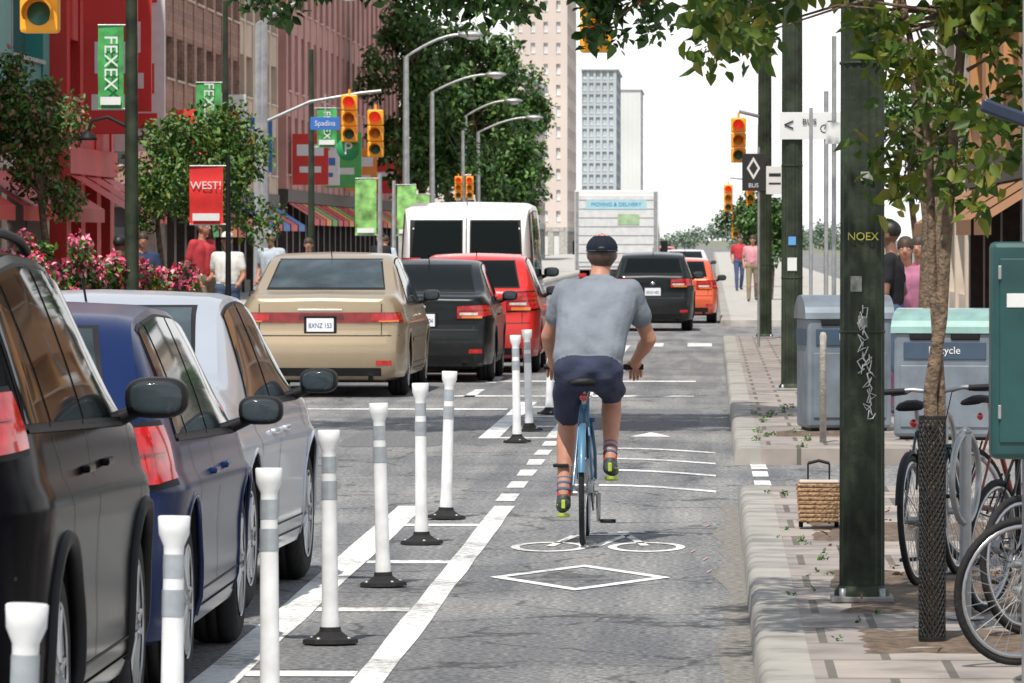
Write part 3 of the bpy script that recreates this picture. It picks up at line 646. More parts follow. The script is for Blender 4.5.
def person(name,loc,yaw,h,shirt,pants,hair,skin=SKIN,step=.12,longhair=False,shorts=False,arm=(0.3,.0),dress=False,hat=None,build=1.0):
    e=empty(name,loc,yaw); s=h/1.75; pr=[]; ex=MB(); S=lambda x,y,z:(x*s,y*s,z*s)
    b=build
    pr+= [('c',S(-.085*b,0,.95),S(.085*b,0,.95),.115*s*b,.115*s*b,'pants'),('c',S(-.07*b,0,1.05),S(-.10*b,0,1.34),.105*s*b,.11*s*b,'shirt'),('c',S(.07*b,0,1.05),S(.10*b,0,1.34),.105*s*b,.11*s*b,'shirt'),
          ('c',S(0,.03,1.08),S(0,.02,1.32),.115*s*b,.12*s*b,'shirt'),('c',S(-.16,0,1.42),S(.16,0,1.42),.065*s,.065*s,'shirt'),('c',S(0,-.01,1.44),S(0,.01,1.56),.055*s,.05*s,'skin')]
    for q in (-1,1):
        k=S(q*.1,q*step*.6+.03,.51); a=S(q*.1,q*step*1.4-.02-(.05 if q<0 else 0),.10+(.03 if q<0 else 0)); hp=S(q*.09,0,.92)
        pr+= [('c',hp,k,.095*s*b,.068*s*b,'pants')]
        kk='skin' if (shorts or dress) else 'pants'
        r=1 if kk=='skin' else 1.25
        pr+= [('c',k,a,.052*s*r,.036*s*r*(1.2 if kk=='pants' else 1),kk)]
        m=tuple(Vector(k).lerp(Vector(a),.3)); pr.append(('c',m,tuple(Vector(k).lerp(Vector(a),.5)),.056*s*r,.05*s*r,kk))
        az=Vector(a); pr+= [('c',tuple(az+Vector((0,-.04,-.055))*s),tuple(az+Vector((q*.01,.15,-.065))*s),.038*s,.034*s,'shoe')]
        sh=Vector(S(q*.19,0,1.42)); el=Vector(S(q*.25,-.03+q*step*-.4,1.13)); fw=arm[0] if q>0 else arm[1]
        wr=el+Vector((q*-.02,.08+.2*fw,-.24+.22*fw))*s
        pr+= [('c',tuple(sh),tuple(sh.lerp(el,.6)),.062*s*b,.058*s,'shirt'),('c',tuple(sh.lerp(el,.4)),tuple(el),.045*s,.038*s,'skin'),('c',tuple(el),tuple(wr),.04*s,.027*s,'skin')]
        hand(ex,wr,wr-el,(0,1,-.2),(0,1,0),skin,s,.6)
    if dress: pr+= [('c',S(0,0,.95),S(0,0,.62),.14*s,.2*s,'pants')]
    head(pr,S(0,.03,1.645),ex,longhair,False,s)
    if hat: ex.ell(S(0,.02,1.70),(.092*s,.105*s,.085*s),hat,14,8,-.1); ex.ell(S(0,.12,1.70),(.07*s,.07*s,.01*s),hat,12,5)
    fuse('figure',pr,{'skin':skin,'shirt':shirt,'pants':pants,'hair':hair,'shoe':mat('shoe_dark',(.04,.035,.03),.6)},e,.014,4,.003)
    ex.build('hands_and_face',e); return e
def cloth(n,c,b=.35): return mat('cloth_'+n,c,.9,var=.14,vs=9,bump=b,bs=14,spec=.2)
HB=mat('hair_brown',(.05,.03,.02),.6,var=.3,vs=30); HG=mat('hair_grey',(.24,.23,.22),.6,var=.2,vs=30); HK=mat('hair_black',(.012,.01,.01),.5,var=.2)
CR_=cloth('red',(.45,.05,.06)); CKH=cloth('khaki',(.25,.2,.14)); CW=cloth('white',(.68,.68,.66)); CD=cloth('denim',(.07,.1,.18)); CBK=cloth('black',(.02,.02,.025)); CNV=cloth('navy',(.03,.05,.1))
CPB=cloth('pale_blue',(.42,.5,.58)); CMR=cloth('maroon',(.25,.04,.05)); CPK=cloth('pink',(.6,.28,.32))
CAPM=cloth('cap_navy',(.012,.016,.028),.3)
person('pedestrian',(-7.3,80,.13),R_(-120),1.90,CR_,CKH,HG,build=1.15)
person('pedestrian',(-6.88,79.4,.13),R_(170),1.70,CW,CD,HB,arm=(.9,.6),hat=CW)
person('pedestrian',(-7.25,92,.13),R_(160),1.74,CPB,CD,HG)
person('pedestrian',(-7.48,70.5,.13),R_(-20),1.64,CMR,CBK,HK,SKIND)
person('pedestrian',(-7.95,78,.13),R_(190),1.7,CNV,CKH,HB)
person('pedestrian',(-7.5,104,.0),R_(180),1.75,CW,CBK,HB)
person('pedestrian',(-7.1,120,.13),R_(150),1.75,CBK,CD,HK)
person('pedestrian',(-7.35,126,.13),R_(10),1.68,CPB,CKH,HB)
person('pedestrian',(-6.9,134,.13),R_(200),1.70,CR_,CD,HB)
person('pedestrian',(1.63,51,.13),R_(80),1.76,CBK,CD,HK,SKIND)
person('pedestrian',(1.80,52.2,.13),R_(175),1.62,cloth('mauve',(.36,.14,.22)),cloth('plum',(.14,.05,.1)),HB,longhair=True)
person('pedestrian',(1.98,53.4,.13),R_(160),1.64,cloth('magenta',(.3,.06,.12)),CNV,HB,longhair=True)
person('pedestrian',(1.05,145,.13),R_(180),1.7,CPK,CKH,HB)
person('pedestrian',(1.45,160,.13),R_(10),1.75,CW,CD,HB)
person('pedestrian',(.85,175,.13),R_(190),1.72,CR_,CD,HB)
# ------------------------------------------------------------------ bicycle
def bicycle(name,loc,yaw,frame_c,R=.34,fender=None,lean=0,hbx=0.0,hb=.285,crank_a=None,parent=None,basket=False,sc=1.0):
    e=parent or empty(name,loc,yaw)
    if not parent: e.rotation_euler=(0,lean,yaw); e.scale=(sc,sc,sc)
    mb=MB(); fy=1.03
    def wheel(cy,m):
        m.lathe([(R-.035+.0175*(1-math.cos(a))*1.0,.0165*math.sin(a)) for a in np.linspace(0,2*math.pi,11)],(0,cy,R),(1,0,0),RUBBER,40)
        m.lathe([(R-.055,-.012),(R-.034,-.014),(R-.034,.014),(R-.055,.012),(R-.055,-.012)],(0,cy,R),(1,0,0),RIM,40)
        for q in range(28):
            a=2*math.pi*q/28; sx=.028*(1 if q%2 else -1)
            m.tube([(sx,cy+.018*math.cos(a+.6),R+.018*math.sin(a+.6)),(0,cy+(R-.05)*math.cos(a),R+(R-.05)*math.sin(a))],.0016,STEEL,4,False)
        m.tube([(-.05,cy,R),(.05,cy,R)],.018,STEEL,10)
    wm=MB(); wheel(0,wm); wheel(fy,wm); wm.build('wheels',e)
    F=frame_c; BB=(0,.43,.28); ST=(0,.255,.80); HT=(0,.80,.86); HBm=(0,.84,.70)
    mb.tube([BB,ST],.0155,F); mb.tube([ST,HT],.015,F); mb.tube([BB,HBm],.018,F); mb.tube([HT,HBm],.021,F)
    for s in (-1,1):
        mb.tube([(s*.02,.42,.28),(s*.055,0,R)],.009,F,8); mb.tube([(s*.015,.262,.79),(s*.03,.2,.66),(s*.055,0,R)],.008,F,8)
        mb.tube([(s*.03,.85,.68),(s*.05,.9,.5),(s*.05,fy,R)],.011,F,8)
        mb.tube([(s*.03,-.02,.5),(s*.02,.12,.70)],.006,BLACK,6)
    mb.tube([(-.05,.855,.69),(.05,.855,.69)],.016,F,8)
    mb.tube([ST,(0,.235,.91)],.0135,STEEL); 
    sd=[(-.0,.06,.93,.075),(0,.12,.945,.082),(0,.2,.94,.05),(0,.28,.935,.024),(0,.335,.93,.014)]
    vs=[];fs=[]
    for (x,y,z,w) in sd:
        for k in range(10):
            a=2*math.pi*k/10; vs.append((w*math.cos(a),y,z+.022*math.sin(a)-(.01*abs(math.cos(a)))))
    for i in range(4):
        for k in range(10): a=i*10+k;b=i*10+(k+1)%10; fs.append([a,b,b+10,a+10])
    fs+=[list(range(10))[::-1],list(range(40,50))]; mb.add(vs,fs,BLACK,True)
    mb.tube([HT,(0,.785,.95),(0,.80,.985)],.014,BLACK); 
    hx=hbx
    mb.tube([(hx-hb,.78,1.0),(hx-.14,.80,1.005),(0,.80,.985),(hx+.14,.80,1.005),(hx+hb,.78,1.0)],.012,STEEL,8)
    for s in (-1,1):
        mb.tube([(hx+s*(hb-.11),.782,1.0),(hx+s*(hb+.005),.779,1.0)],.017,BLACK,10); mb.tube([(hx+s*(hb-.14),.79,1.0),(hx+s*(hb-.1),.85,.985),(hx+s*(hb-.02),.855,.98)],.006,BLACK,6)
        mb.tube([(hx+s*(hb-.14),.80,1.0),(s*.05,.93,.98),(0,.86,.75)],.003,BLACK,5,False)
    mb.lathe([(.09,-.003),(.1,0),(.09,.003),(.05,.003),(.05,-.003),(.09,-.003)],(.05,.43,.28),(1,0,0),STEEL,28)
    for q in range(5):
        a=2*math.pi*q/5; mb.tube([(.05,.43,.28),(.05,.43+.06*math.cos(a),.28+.06*math.sin(a))],.008,STEEL,6)
    mb.lathe([(.035,-.015),(.04,0),(.035,.015)],(.045,0,R),(1,0,0),STEEL,16)
    for dz in (-1,1): mb.tube([(.05,.43,.28+dz*.097),(.048,0,R+dz*.04)],.005,BLACK,5)
    ca=crank_a if crank_a is not None else R_(-80); dv=Vector((0,math.cos(ca),math.sin(ca)))*.165
    mb.tube([(-.08,.43,.28),(.08,.43,.28)],.014,STEEL,8)
    for s in (-1,1):
        c=Vector((s*.08,.43,.28)); p=c+dv*(-s); mb.tube([c,p],[.015,.011],STEEL,8)
        mb.box(p+Vector((s*.055,0,0)),(.09,.075,.02),BLACK,.005)
    if fender:
        for cy,a0,a1 in ((0,25,165),(fy,20,150)):
            vs=[];fs=[];n=20
            for i in range(n+1):
                a=R_(a0+(a1-a0)*i/n)
                for x,dr in ((-.021,-.012),(-.011,0),(.011,0),(.021,-.012)): vs.append((x,cy+(R+.018+dr)*math.cos(a),R+(R+.018+dr)*math.sin(a)))
            for i in range(n):
                for k in range(3): a=i*4+k; fs.append([a,a+1,a+5,a+4])
            mb.add(vs,fs,fender,True)
            for s in (-1,1): mb.tube([(s*.05,cy,R),(s*.021,cy+(R)*math.cos(R_(a1-15)),R+(R)*math.sin(R_(a1-15)))],.003,STEEL,5)
    mb.ell((0,-.0+.14,.84),(.022,.014,.022),REDL,10,6)
    if basket:
        for z in (1.0,1.08,1.16): mb.tube([(-.15,.9,z),(.15,.9,z),(.15,1.12,z),(-.15,1.12,z),(-.15,.9,z)],.005,BLACK,5)
    mb.build('frame',e); return e
FB=mat('frame_blue',(.035,.12,.22),.35,.2,.4,var=.05)
cy=empty('cyclist',(-.733,31.8,0)); bk=empty('bicycle',(-.733,31.8,.006))
bicycle('bicycle',None,0,FB,fender=mat('fender_blue',(.06,.17,.27),.45,.2,.3,var=.05),hbx=.045,hb=.285,crank_a=R_(-78)+math.pi,parent=bk)
pr=[]; ex=MB()
TS=cloth('heather_grey',(.18,.20,.235),.6); SHO=cloth('navy_shorts',(.035,.042,.075),.5)
SL,SR=Vector((-.105,.50,1.445)),Vector((.26,.50,1.445))
pr+= [('c',(-.05,.19,1.0),(.10,.19,1.0),.122,.122,'shorts')]
lv=[(0,.075,.132),(.12,.078,.130),(.25,.080,.127),(.4,.086,.124),(.55,.096,.122),(.7,.110,.117),(.84,.125,.105),(.94,.140,.092)]
for a,b in zip(lv[:-1],lv[1:]):
    for q in range(3):
        t=a[0]+(b[0]-a[0])*q/3; w=a[1]+(b[1]-a[1])*q/3; r=a[2]+(b[2]-a[2])*q/3
        c=Vector((.026,.235,1.075)).lerp(Vector((.080,.49,1.445)),t); c.y-=.02*math.sin(math.pi*t)
        pr.append(('c',(c.x-w,c.y,c.z),(c.x+w,c.y,c.z),r,r,'shirt'))
pr+= [('c',tuple(SL+Vector((.03,0,0))),tuple(SR+Vector((-.03,0,0))),.076,.076,'shirt'),('c',(.035,.50,1.47),(.13,.50,1.47),.075,.075,'shirt'),('c',(.08,.52,1.47),(.093,.58,1.60),.060,.056,'skin')]
EL,ER=Vector((-.215,.60,1.19)),Vector((.37,.60,1.17)); WL,WR=Vector((-.192,.745,1.045)),Vector((.29,.745,1.045))
for s,e0,w0 in ((SL,EL,WL),(SR,ER,WR)):
    o=(s-Vector((.08,.5,1.445))).normalized()
    pr+= [('c',tuple(s+o*.0),tuple(s.lerp(e0,.52)),.076,.070,'shirt'),('c',tuple(s.lerp(e0,.4)),tuple(e0),.052,.042,'skin'),('c',tuple(e0),tuple(e0.lerp(w0,.4)),.044,.044,'skin'),('c',tuple(e0.lerp(w0,.3)),tuple(w0),.043,.028,'skin')]
for hp,k,a,q in ((Vector((-.065,.22,.98)),Vector((-.10,.55,.70)),Vector((-.118,.36,.285)),-1),(Vector((.115,.22,.98)),Vector((.155,.575,.86)),Vector((.15,.31,.50)),1)):
    pr+= [('c',tuple(hp),tuple(hp.lerp(k,.78)),.108,.088,'shorts'),('c',tuple(hp.lerp(k,.6)),tuple(k),.076,.06,'skin'),('c',tuple(k),tuple(k.lerp(a,.35)),.055,.06,'skin'),('c',tuple(k.lerp(a,.25)),tuple(k.lerp(a,.55)),.061,.052,'skin'),('c',tuple(k.lerp(a,.5)),tuple(a),.052,.036,'skin'),
          ('c',tuple(k.lerp(a,.76)),tuple(a+Vector((0,0,-.02))),.042,.041,'sock')]
    pr+= [('c',tuple(a+Vector((0,-.035,-.060))),tuple(a+Vector((q*.012,.16,-.082))),.044,.038,'shoe'),('c',tuple(a+Vector((0,-.01,-.035))),tuple(a+Vector((0,.09,-.060))),.043,.036,'shoe')]
    sole=mat('shoe_sole_lime',(.40,.50,.06),.6,var=.2)
    vs=[];nn=20
    for i in range(nn):
        t=2*math.pi*i/nn; ly=.055+.135*math.cos(t); wx=(.040+.006*math.cos(t))*math.sin(t)
        for dz in (-.016,.0): vs.append(a+Vector((q*.006+wx,ly,-.108+dz-.022*(ly+.06)/.25)))
    ex.add(vs,[[2*i,2*((i+1)%nn),2*((i+1)%nn)+1,2*i+1] for i in range(nn)]+[[2*i for i in range(nn)][::-1],[2*i+1 for i in range(nn)]],sole)
    for z in (.02,.055,.085): 
        c=a.lerp(k,z/.42*1.0); d=(k-a).normalized(); ex.lathe([(.0405,-.007),(.0430,0),(.0405,.007)],c,d,mat('sock_stripe',(.05,.12,.22),.8),14)
    ex.tube([a+Vector((.03*q,-.06,-.06)),a+Vector((.044*q,.0,-.065)),a+Vector((.042*q,.1,-.085))],.006,sole,6)
    ex.box(a+Vector((0,-.078,-.055)),(.022,.012,.05),sole,.004)
head(pr,(.097,.60,1.665),ex,False,True)
pr.append(('e',(.097,.578,1.655),(.081,.094,.082),'hair'))
fuse('rider_body',pr,{'skin':SKIN,'shirt':TS,'shorts':SHO,'hair':HB,'shoe':mat('shoe_patterned',(.03,.04,.035),.6,var=.95,vs=40),'sock':mat('sock_red',(.50,.035,.045),.8,var=.6,vs=30)},cy,.0085,7,.0068)
for w0,e0,q in ((WL,EL,-1),(WR,ER,1)): hand(ex,w0,Vector((0,.9,-.55)),(0,-.3,-1),(-q,0,.0),SKIN,1.05,1.0)
HC=(.097,.588,1.690)
ex.ell(HC,(.090,.110,.086),CAPM,32,18,-.12)
for a0 in (0,60,120):
    ca,sa=math.cos(R_(a0)),math.sin(R_(a0))
    ex.tube([(HC[0]+.0905*math.cos(t)*ca,HC[1]+.1105*math.cos(t)*sa,HC[2]+.0865*math.sin(t)) for t in np.linspace(.05,math.pi-.05,18)],.0022,BLACK,5,False)
ex.ell((HC[0],HC[1],HC[2]+.087),(.009,.009,.006),CAPM,10,6)
ex.tube([(HC[0]+.0895*math.cos(t),HC[1]+.1095*math.sin(t),HC[2]-.008) for t in np.linspace(0,2*math.pi,28)],.0050,mat('cap_band',(.03,.033,.05),.8),6,False)
vs=[];fs=[]
for i in range(13):
    t=math.pi*i/12; vs+= [(HC[0]+.08*math.cos(t),HC[1]+.07+.03*math.sin(t),HC[2]-.004),(HC[0]+.082*math.cos(t),HC[1]+.075+.105*math.sin(t),HC[2]-.016-.02*abs(math.cos(t)))]
for i in range(12): fs.append([2*i,2*i+1,2*i+3,2*i+2])
ex.add(vs,fs,CAPM,True)
ex.ell((HC[0],HC[1]-.102,HC[2]+.008),(.022,.010,.011),HB,16,8); ex.tube([(HC[0]-.034,HC[1]-.103,HC[2]-.008),(HC[0],HC[1]-.112,HC[2]-.008),(HC[0]+.034,HC[1]-.103,HC[2]-.008)],.006,CAPM,6)
ex.build('hands_cap_shoes',cy)
FBK=mat('frame_black',(.02,.02,.022),.4,.3,.4)
bicycle('parked_bicycle',(1.16,21.3,.13),R_(-64),FBK,lean=.08,sc=.84)
bicycle('parked_bicycle',(.96,26.2,.13),R_(-14),mat('frame_teal',(.015,.05,.06),.4,.3,.4),lean=-.06,fender=BLACK,sc=.9)
bicycle('parked_bicycle',(1.18,24.3,.13),R_(-24),FBK,lean=.10,sc=.86)
bicycle('parked_bicycle',(1.30,27.8,.13),R_(-40),mat('frame_maroon',(.15,.02,.02),.4,.3,.4),lean=-.08,basket=True,sc=.88)
bicycle('parked_bicycle',(1.28,23.0,.13),R_(-38),mat('frame_silver',(.25,.26,.28),.35,.7),lean=-.05,sc=.84)
def bike_post(loc):
    e=empty('bike_rack_post',loc); mb=MB(); mb.tube([(0,0,0),(0,0,.80)],.026,STEEL,14); mb.ell((0,0,.80),(.03,.03,.018),STEEL,12,6)
    mb.lathe([(.19+.014*math.cos(a),.014*math.sin(a)) for a in np.linspace(0,2*math.pi,9)],(0,0,.60),(.94,-.34,0),STEEL,30); mb.lathe([(0,.0),(.08,0),(.08,.01),(0,.012)],(0,0,0),(0,0,1),STEEL,16); mb.build('post_and_ring',e)
bike_post((1.08,23.9,.13)); bike_post((1.12,27.2,.13)); bike_post((1.16,48.5,.13)); 
# ------------------------------------------------------------------ poles
def green_pole(loc,r,h,name='utility_pole',graff=False,stick=False):
    e=empty(name,loc); mb=MB(); n=16
    vs=[];fs=[]
    for i,z in enumerate((.0,.05,h*.5,h)):
        for k in range(n*2):
            a=math.pi*k/n; rr=r*(1.0 if k%2 else .93)*(1-.12*z/h); vs.append((rr*math.cos(a),rr*math.sin(a),z))
    N=2*n
    for i in range(3):
        for k in range(N): a=i*N+k;b=i*N+(k+1)%N; fs.append([a,b,b+N,a+N])
    mb.add(vs,fs,GREENP,False)
    mb.box((0,0,.012),(r*2.7,r*2.7,.025),CONCD,.006); mb.lathe([(r*1.2,.02),(r*1.2,.045),(r*1.02,.07)],(0,0,0),(0,0,1),GREENP,24)
    for a in (45,135,225,315): mb.lathe([(.018,.02),(.018,.06),(0,.06)],(r*1.2*math.cos(R_(a)),r*1.2*math.sin(R_(a)),0),(0,0,1),STEEL,6)
    for z in (1.2,2.4): mb.lathe([(r*.98,z),(r*1.005,z),(r*1.005,z+.012),(r*.98,z+.012)],(0,0,0),(0,0,1),GREENP,24)
    if graff:
        G=mat('graffiti_white',(.6,.62,.61),.6,var=.2,vs=20)
        for (x0,z0,zh) in ((-.0,1.02,.30),(.03,.82,.28)):
            pts=[]
            for i in range(40):
                t=i/39; x=x0+.030*math.sin(i*1.37+z0*9)*(.5+.5*math.cos(i*.9)); z=z0+zh*t+.022*math.cos(i*1.9)
                pts.append((x,-math.sqrt(max(0,(r*.99)**2-x*x))-.002,z))
            mb.tube(pts,.003,G,5)
        for (x,z,w,h_) in ((-.03,1.42,.05,.07),(.02,1.9,.06,.04),(.0,1.25,.04,.05)): mb.box((x,-r*.985,z),(w,.006,h_),mat('torn_sticker',(.3,.31,.28),.8,var=.5,vs=40),.001)
    mb.build('pole',e)
    if graff: text('NOEX',.050,(0,-r-.003,1.63),FACE,mat('sticker_yellow',(.34,.34,.06),.6,var=0),e,'stencil')
    if stick:
        m2=MB(); m2.box((0,-r*1.0,1.35),(.1,.01,.14),SIGNW,.001); m2.box((0,-r*1.0,1.6),(.08,.01,.09),mat('sticker_blue',(.1,.3,.6),.5),.001); m2.build('stickers',e)
    return e
green_pole((.672,25.1,.13),.103,7.5,graff=True)
p2=green_pole((.857,60.1,.13),.118,7.5,name='signal_pole',stick=True)
p3=green_pole((.86,91.6,.13),.12,7.5,name='signal_pole')
RLENS=mat('lens_red',(.75,.03,.02),.3,var=0,emit=.5); ALENS=mat('lens_amber',(.35,.15,.02),.3,var=0); GLENS=mat('lens_green',(.02,.10,.07),.3,var=0)
def signal_head(parent,loc,s=1.0,yaw=0):
    mb=MB(); 
    for i in range(3): mb.box((0,0,.34-.34*i),(.34,.2,.335),YEL,.03)
    for i,l in enumerate((RLENS,ALENS,GLENS)):
        z=.34-.34*i; mb.lathe([(.105,0),(.095,.012),(0.001,.03)],(0,-.10,z),(0,-1,0),l,20)
        vs=[];fs=[];n=14
        for k in range(n+1):
            a=R_(-25+230*k/n)
            for r,y in ((.13,-.1),(.127,-.34)): vs.append((r*math.cos(a),y+( .08*max(0,-math.sin(a)) if y<-.2 else 0),z+r*math.sin(a)))
        for k in range(n): fs.append([2*k,2*k+1,2*k+3,2*k+2])
        mb.add(vs,fs,YEL,True)
    mb.tube([(0,0,.5),(0,0,.62)],.025,YEL,8)
    o=mb.build('signal_head',parent,loc); o.scale=(s,s,s); o.rotation_euler=(0,0,yaw); return o
def arm(parent,pts,r=.04,mt=STEEL): mb=MB(); mb.tube(pts,r,mt,10); mb.build('arm',parent)
arm(p2,[(0,0,4.7),(-1,-.05,4.85),(-2.4,-.1,4.9)],.05); signal_head(p2,(-2.10,-.18,4.12),1.0)
m=MB(); m.lathe([(.13,0),(.13,.006),(0,.006)],(0,-.0,0),(0,-1,0),SIGNW,24); m.lathe([(.13,.007),(.13,.01),(.1,.01),(.1,.007)],(0,0,0),(0,-1,0),mat('sign_red',(.6,.03,.03),.5),24)
m.box((0,-.012,0),(.2,.004,.025),MATS['sign_red'],rot=Matrix.Rotation(R_(45),4,'Y')); m.box((0,-.009,0),(.035,.003,.12),SIGNB); m.tube([(0,0,.0),(0,0,.5)],.012,STEEL,6); m.build('no_turn_sign',p2,(-1.62,-.15,4.26))
arm(p3,[(0,0,3.6),(-.42,-.1,3.7)],.03); signal_head(p3,(-.43,-.2,3.23),.72)
def mast(name,loc,h,armpts,heads,r=.07,mt=STEEL):
    e=empty(name,loc); mb=MB(); mb.tube([(0,0,0),(0,0,h*.5),(0,0,h)],[r*1.3,r*1.1,r*.8],mt,14); mb.lathe([(0,0),(r*2.4,0),(r*2.2,.06),(r*1.3,.1)],(0,0,0),(0,0,1),mt,14); mb.build('pole',e)
    if armpts: arm(e,armpts,.035,mt)
    for hd in heads: signal_head(e,hd[0],hd[1])
    return e
ml=mast('signal_mast',(-8.8,110,0),6.2,[(0,0,4.05),(.9,0,4.45),(1.9,0,4.62),(2.3,0,4.66)],[((1.68,-.1,4.12),.92),((2.2,-.2,3.82),.92)])
m=MB(); m.box((1.2,-.08,4.02),(.58,.02,.25),mat('sign_blue',(.03,.15,.5),.5,var=0),.004); m.tube([(1.2,-.05,4.1),(1.2,0,4.6)],.015,STEEL,6); m.tube([(1.65,-.03,3.6),(1.6,0,4.4)],.012,STEEL,6)
m.lathe([(.23,0),(.23,.012),(0,.012)],(1.65,-.05,3.52),(0,-1,0),mat('sign_green',(.02,.28,.1),.5,var=0),24); m.build('signs',ml)
text('Spadina',.15,(1.2,-.097,4.02),FACE,SIGNW,ml,sx=.9); text('P',.34,(1.65,-.068,3.52),FACE,SIGNW,ml)
mast('signal_mast',(-7.6,49,0.13),6.0,[(0,0,4.35),(1,0,4.55),(1.9,0,4.6)],[((1.72,-.1,3.93),1.0)])
mast('signal_mast',(-8.9,200,0.13),5.5,[(0,0,3.9),(.3,0,3.9)],[((-.15,-.1,3.45),.8),((.25,-.1,3.45),.8)])
mast('signal_mast',(1.6,190,0.13),5.5,[(0,0,3.6),(-1,0,3.7)],[((-1.05,-.1,3.0),.9),((-.3,-.1,3.0),.9),((-.8,-.1,2.05),.8)])
GB=mat('banner_green',(.05,.30,.08),.8,var=.5,vs=5); RB=mat('banner_red',(.62,.025,.025),.8,var=.15)
def banner_pole(name,loc,h,r,bx,bz0,bz1,bw,mt,txt,pm=GREENP,ts=.2):
    e=mast(name,loc,h,None,[],r,pm); mb=MB(); n=8;vs=[];fs=[]
    for i in range(n+1):
        z=bz0+(bz1-bz0)*i/n; y=.03*math.sin(i*1.1); vs+= [(bx-bw/2,y-.01,z),(bx+bw/2,y*.4-.01,z)]
    for i in range(n): fs.append([2*i,2*i+1,2*i+3,2*i+2])
    mb.add(vs,fs,mt,True)
    for z in (bz0,bz1): mb.tube([(0,0,z),(bx+bw/2*(1 if bx>0 else -1),0,z)],.012,STEEL,6)
    mb.box((bx,-.045,bz0+.10),(bw*.8,.004,.10),SIGNW); 
    mb.build('banner',e)
    if txt: text(txt,ts,(bx,-.06,(bz0+bz1)/2+.05),(R_(90),R_(90),0),SIGNW,e,sx=1.0)
    return e
b1=banner_pole('banner_pole',(-7.27,70,.13),6.5,.075,-.26,3.25,4.3,.32,GB,'FEXEX',ts=.24)
m=MB(); m.tube([(0,0,3.0),(-.3,0,3.15),(-.5,0,3.1),(-.55,0,2.95)],.022,BLACK,8); m.lathe([(.02,0),(.11,-.08),(.12,-.12),(0,-.12)],(-.55,0,2.98),(0,0,1),BLACK,16); m.build('lamp_hook',b1)
banner_pole('banner_pole',(-8.7,100,0),6.0,.06,-.3,3.7,4.55,.45,GB,'FEXEX',ts=.26)
wb=banner_pole('banner_pole',(-6.62,76.5,.13),2.75,.035,-.30,1.82,2.62,.46,RB,'',BLACK)
text('WEST!',.15,(-.30,-.06,2.35),FACE,SIGNW,wb)
banner_pole('banner_pole',(-8.2,114.5,.13),5.5,.06,.32,3.5,4.3,.4,GB,'FEXEX',ts=.2)
for i,(x,yy) in enumerate([(-7.0,118),(-7.5,132),(-8.0,160)]):
    banner_pole('poster_column',(x,yy,.13),3.0,.05,.3 if i%2 else -.3,1.7,2.9,.45,mat('poster_green',(.20,.42,.12),.7,var=.7,vs=4),'',STEEL)
def cobra(loc,h,reach):
    e=empty('street_lamp',loc); mb=MB(); mb.tube([(0,0,0),(0,0,h*.5),(0,0,h-.5)],[.12,.09,.07],STEEL,12)
    pts=[(reach*t,0,h-.5+.6*math.sin(t*math.pi/2)) for t in np.linspace(0,1,8)]; mb.tube([(0,0,h-.9)]+pts,.04,STEEL,8)
    mb.ell((reach+.25,0,h+.10),(.38,.14,.10),STEEL,14,8); mb.ell((reach+.28,0,h+.04),(.2,.1,.09),WHL,12,8); mb.build('pole_and_lamp',e)
for a in [((-8.2,150,.13),7.0,1.5),((-9.5,190,.13),7.1,1.9),((-9.6,218,.13),6.9,1.6),((-9.4,225,.13),6.4,2.0),((-9.4,116,.13),6.6,1.6)]: cobra(*a)
def signpost(name,loc,h,parts,txts=(),r=.02):
    e=empty(name,loc); mb=MB(); mb.tube([(0,0,0),(0,0,h)],r,STEEL,10)
    for (c,sz,mt) in parts: mb.box(c,sz,mt,.002)
    mb.build('post_and_panels',e)
    for (t,s,l,mt) in txts: text(t,s,l,FACE,mt,e)
    return e
sp=signpost('lane_sign',(1.22,60,.13),3.2,[((-.17,-.03,2.83),(.66,.008,.29),SIGNW)],[('<',.2,(-.40,-.045,2.83),SIGNB),('BUS',.09,(-.18,-.045,2.87),SIGNB)],.025)
m=MB()
for cx in (-.02,.10): m.lathe([(.045,0),(.045,.003),(.036,.003),(.036,0)],(cx,-.037,2.80),(0,-1,0),SIGNB,20)
m.tube([(-.02,-.04,2.80),(.02,-.04,2.88),(.08,-.04,2.88),(.10,-.04,2.80)],.005,SIGNB,5); m.build('bicycle_symbol',sp)
signpost('sign_post',(1.04,59,.13),3.0,[],[],)
hs=signpost('reserved_lane_sign',(.70,84,.13),3.0,[((-.08,-.03,2.62),(.34,.008,.56),SIGNB),((.24,-.03,2.5),(.26,.008,.42),SIGNW),((.24,-.036,2.58),(.18,.004,.05),SIGNB),((.24,-.036,2.45),(.18,.004,.03),SIGNB)],[],.022)
m=MB(); dd=[(0,.17),(.10,0),(0,-.17),(-.10,0)]; di=[(0,.11),(.065,0),(0,-.11),(-.065,0)]
for i in range(4):
    j=(i+1)%4; m.poly([(-.08+dd[i][0],-.036,2.68+dd[i][1]),(-.08+dd[j][0],-.036,2.68+dd[j][1]),(-.08+di[j][0],-.036,2.68+di[j][1]),(-.08+di[i][0],-.036,2.68+di[i][1])],SIGNW)
m.build('diamond',hs); text('BUS',.09,(-.08,-.04,2.42),FACE,SIGNW,hs)
signpost('sign_post',(1.13,52,.13),3.5,[((.0,-.03,2.6),(.16,.008,.2),SIGNW)],[],.022)
sb=empty('service_box',(1.09,20.2,.13)); m=MB(); TE=mat('teal_enamel',(.010,.06,.06),.45,.1,.2,var=.3,vs=5)
m.tube([(.06,.12,0),(.06,.12,3.2)],.028,STEEL,14); m.box((.045,0,1.22),(.27,.18,.78),TE,.02); m.box((.045,-.094,1.22),(.21,.008,.66),TE,.003)
for z in (1.0,1.5): m.box((-.06,-.10,z),(.012,.012,.05),STEEL,.003)
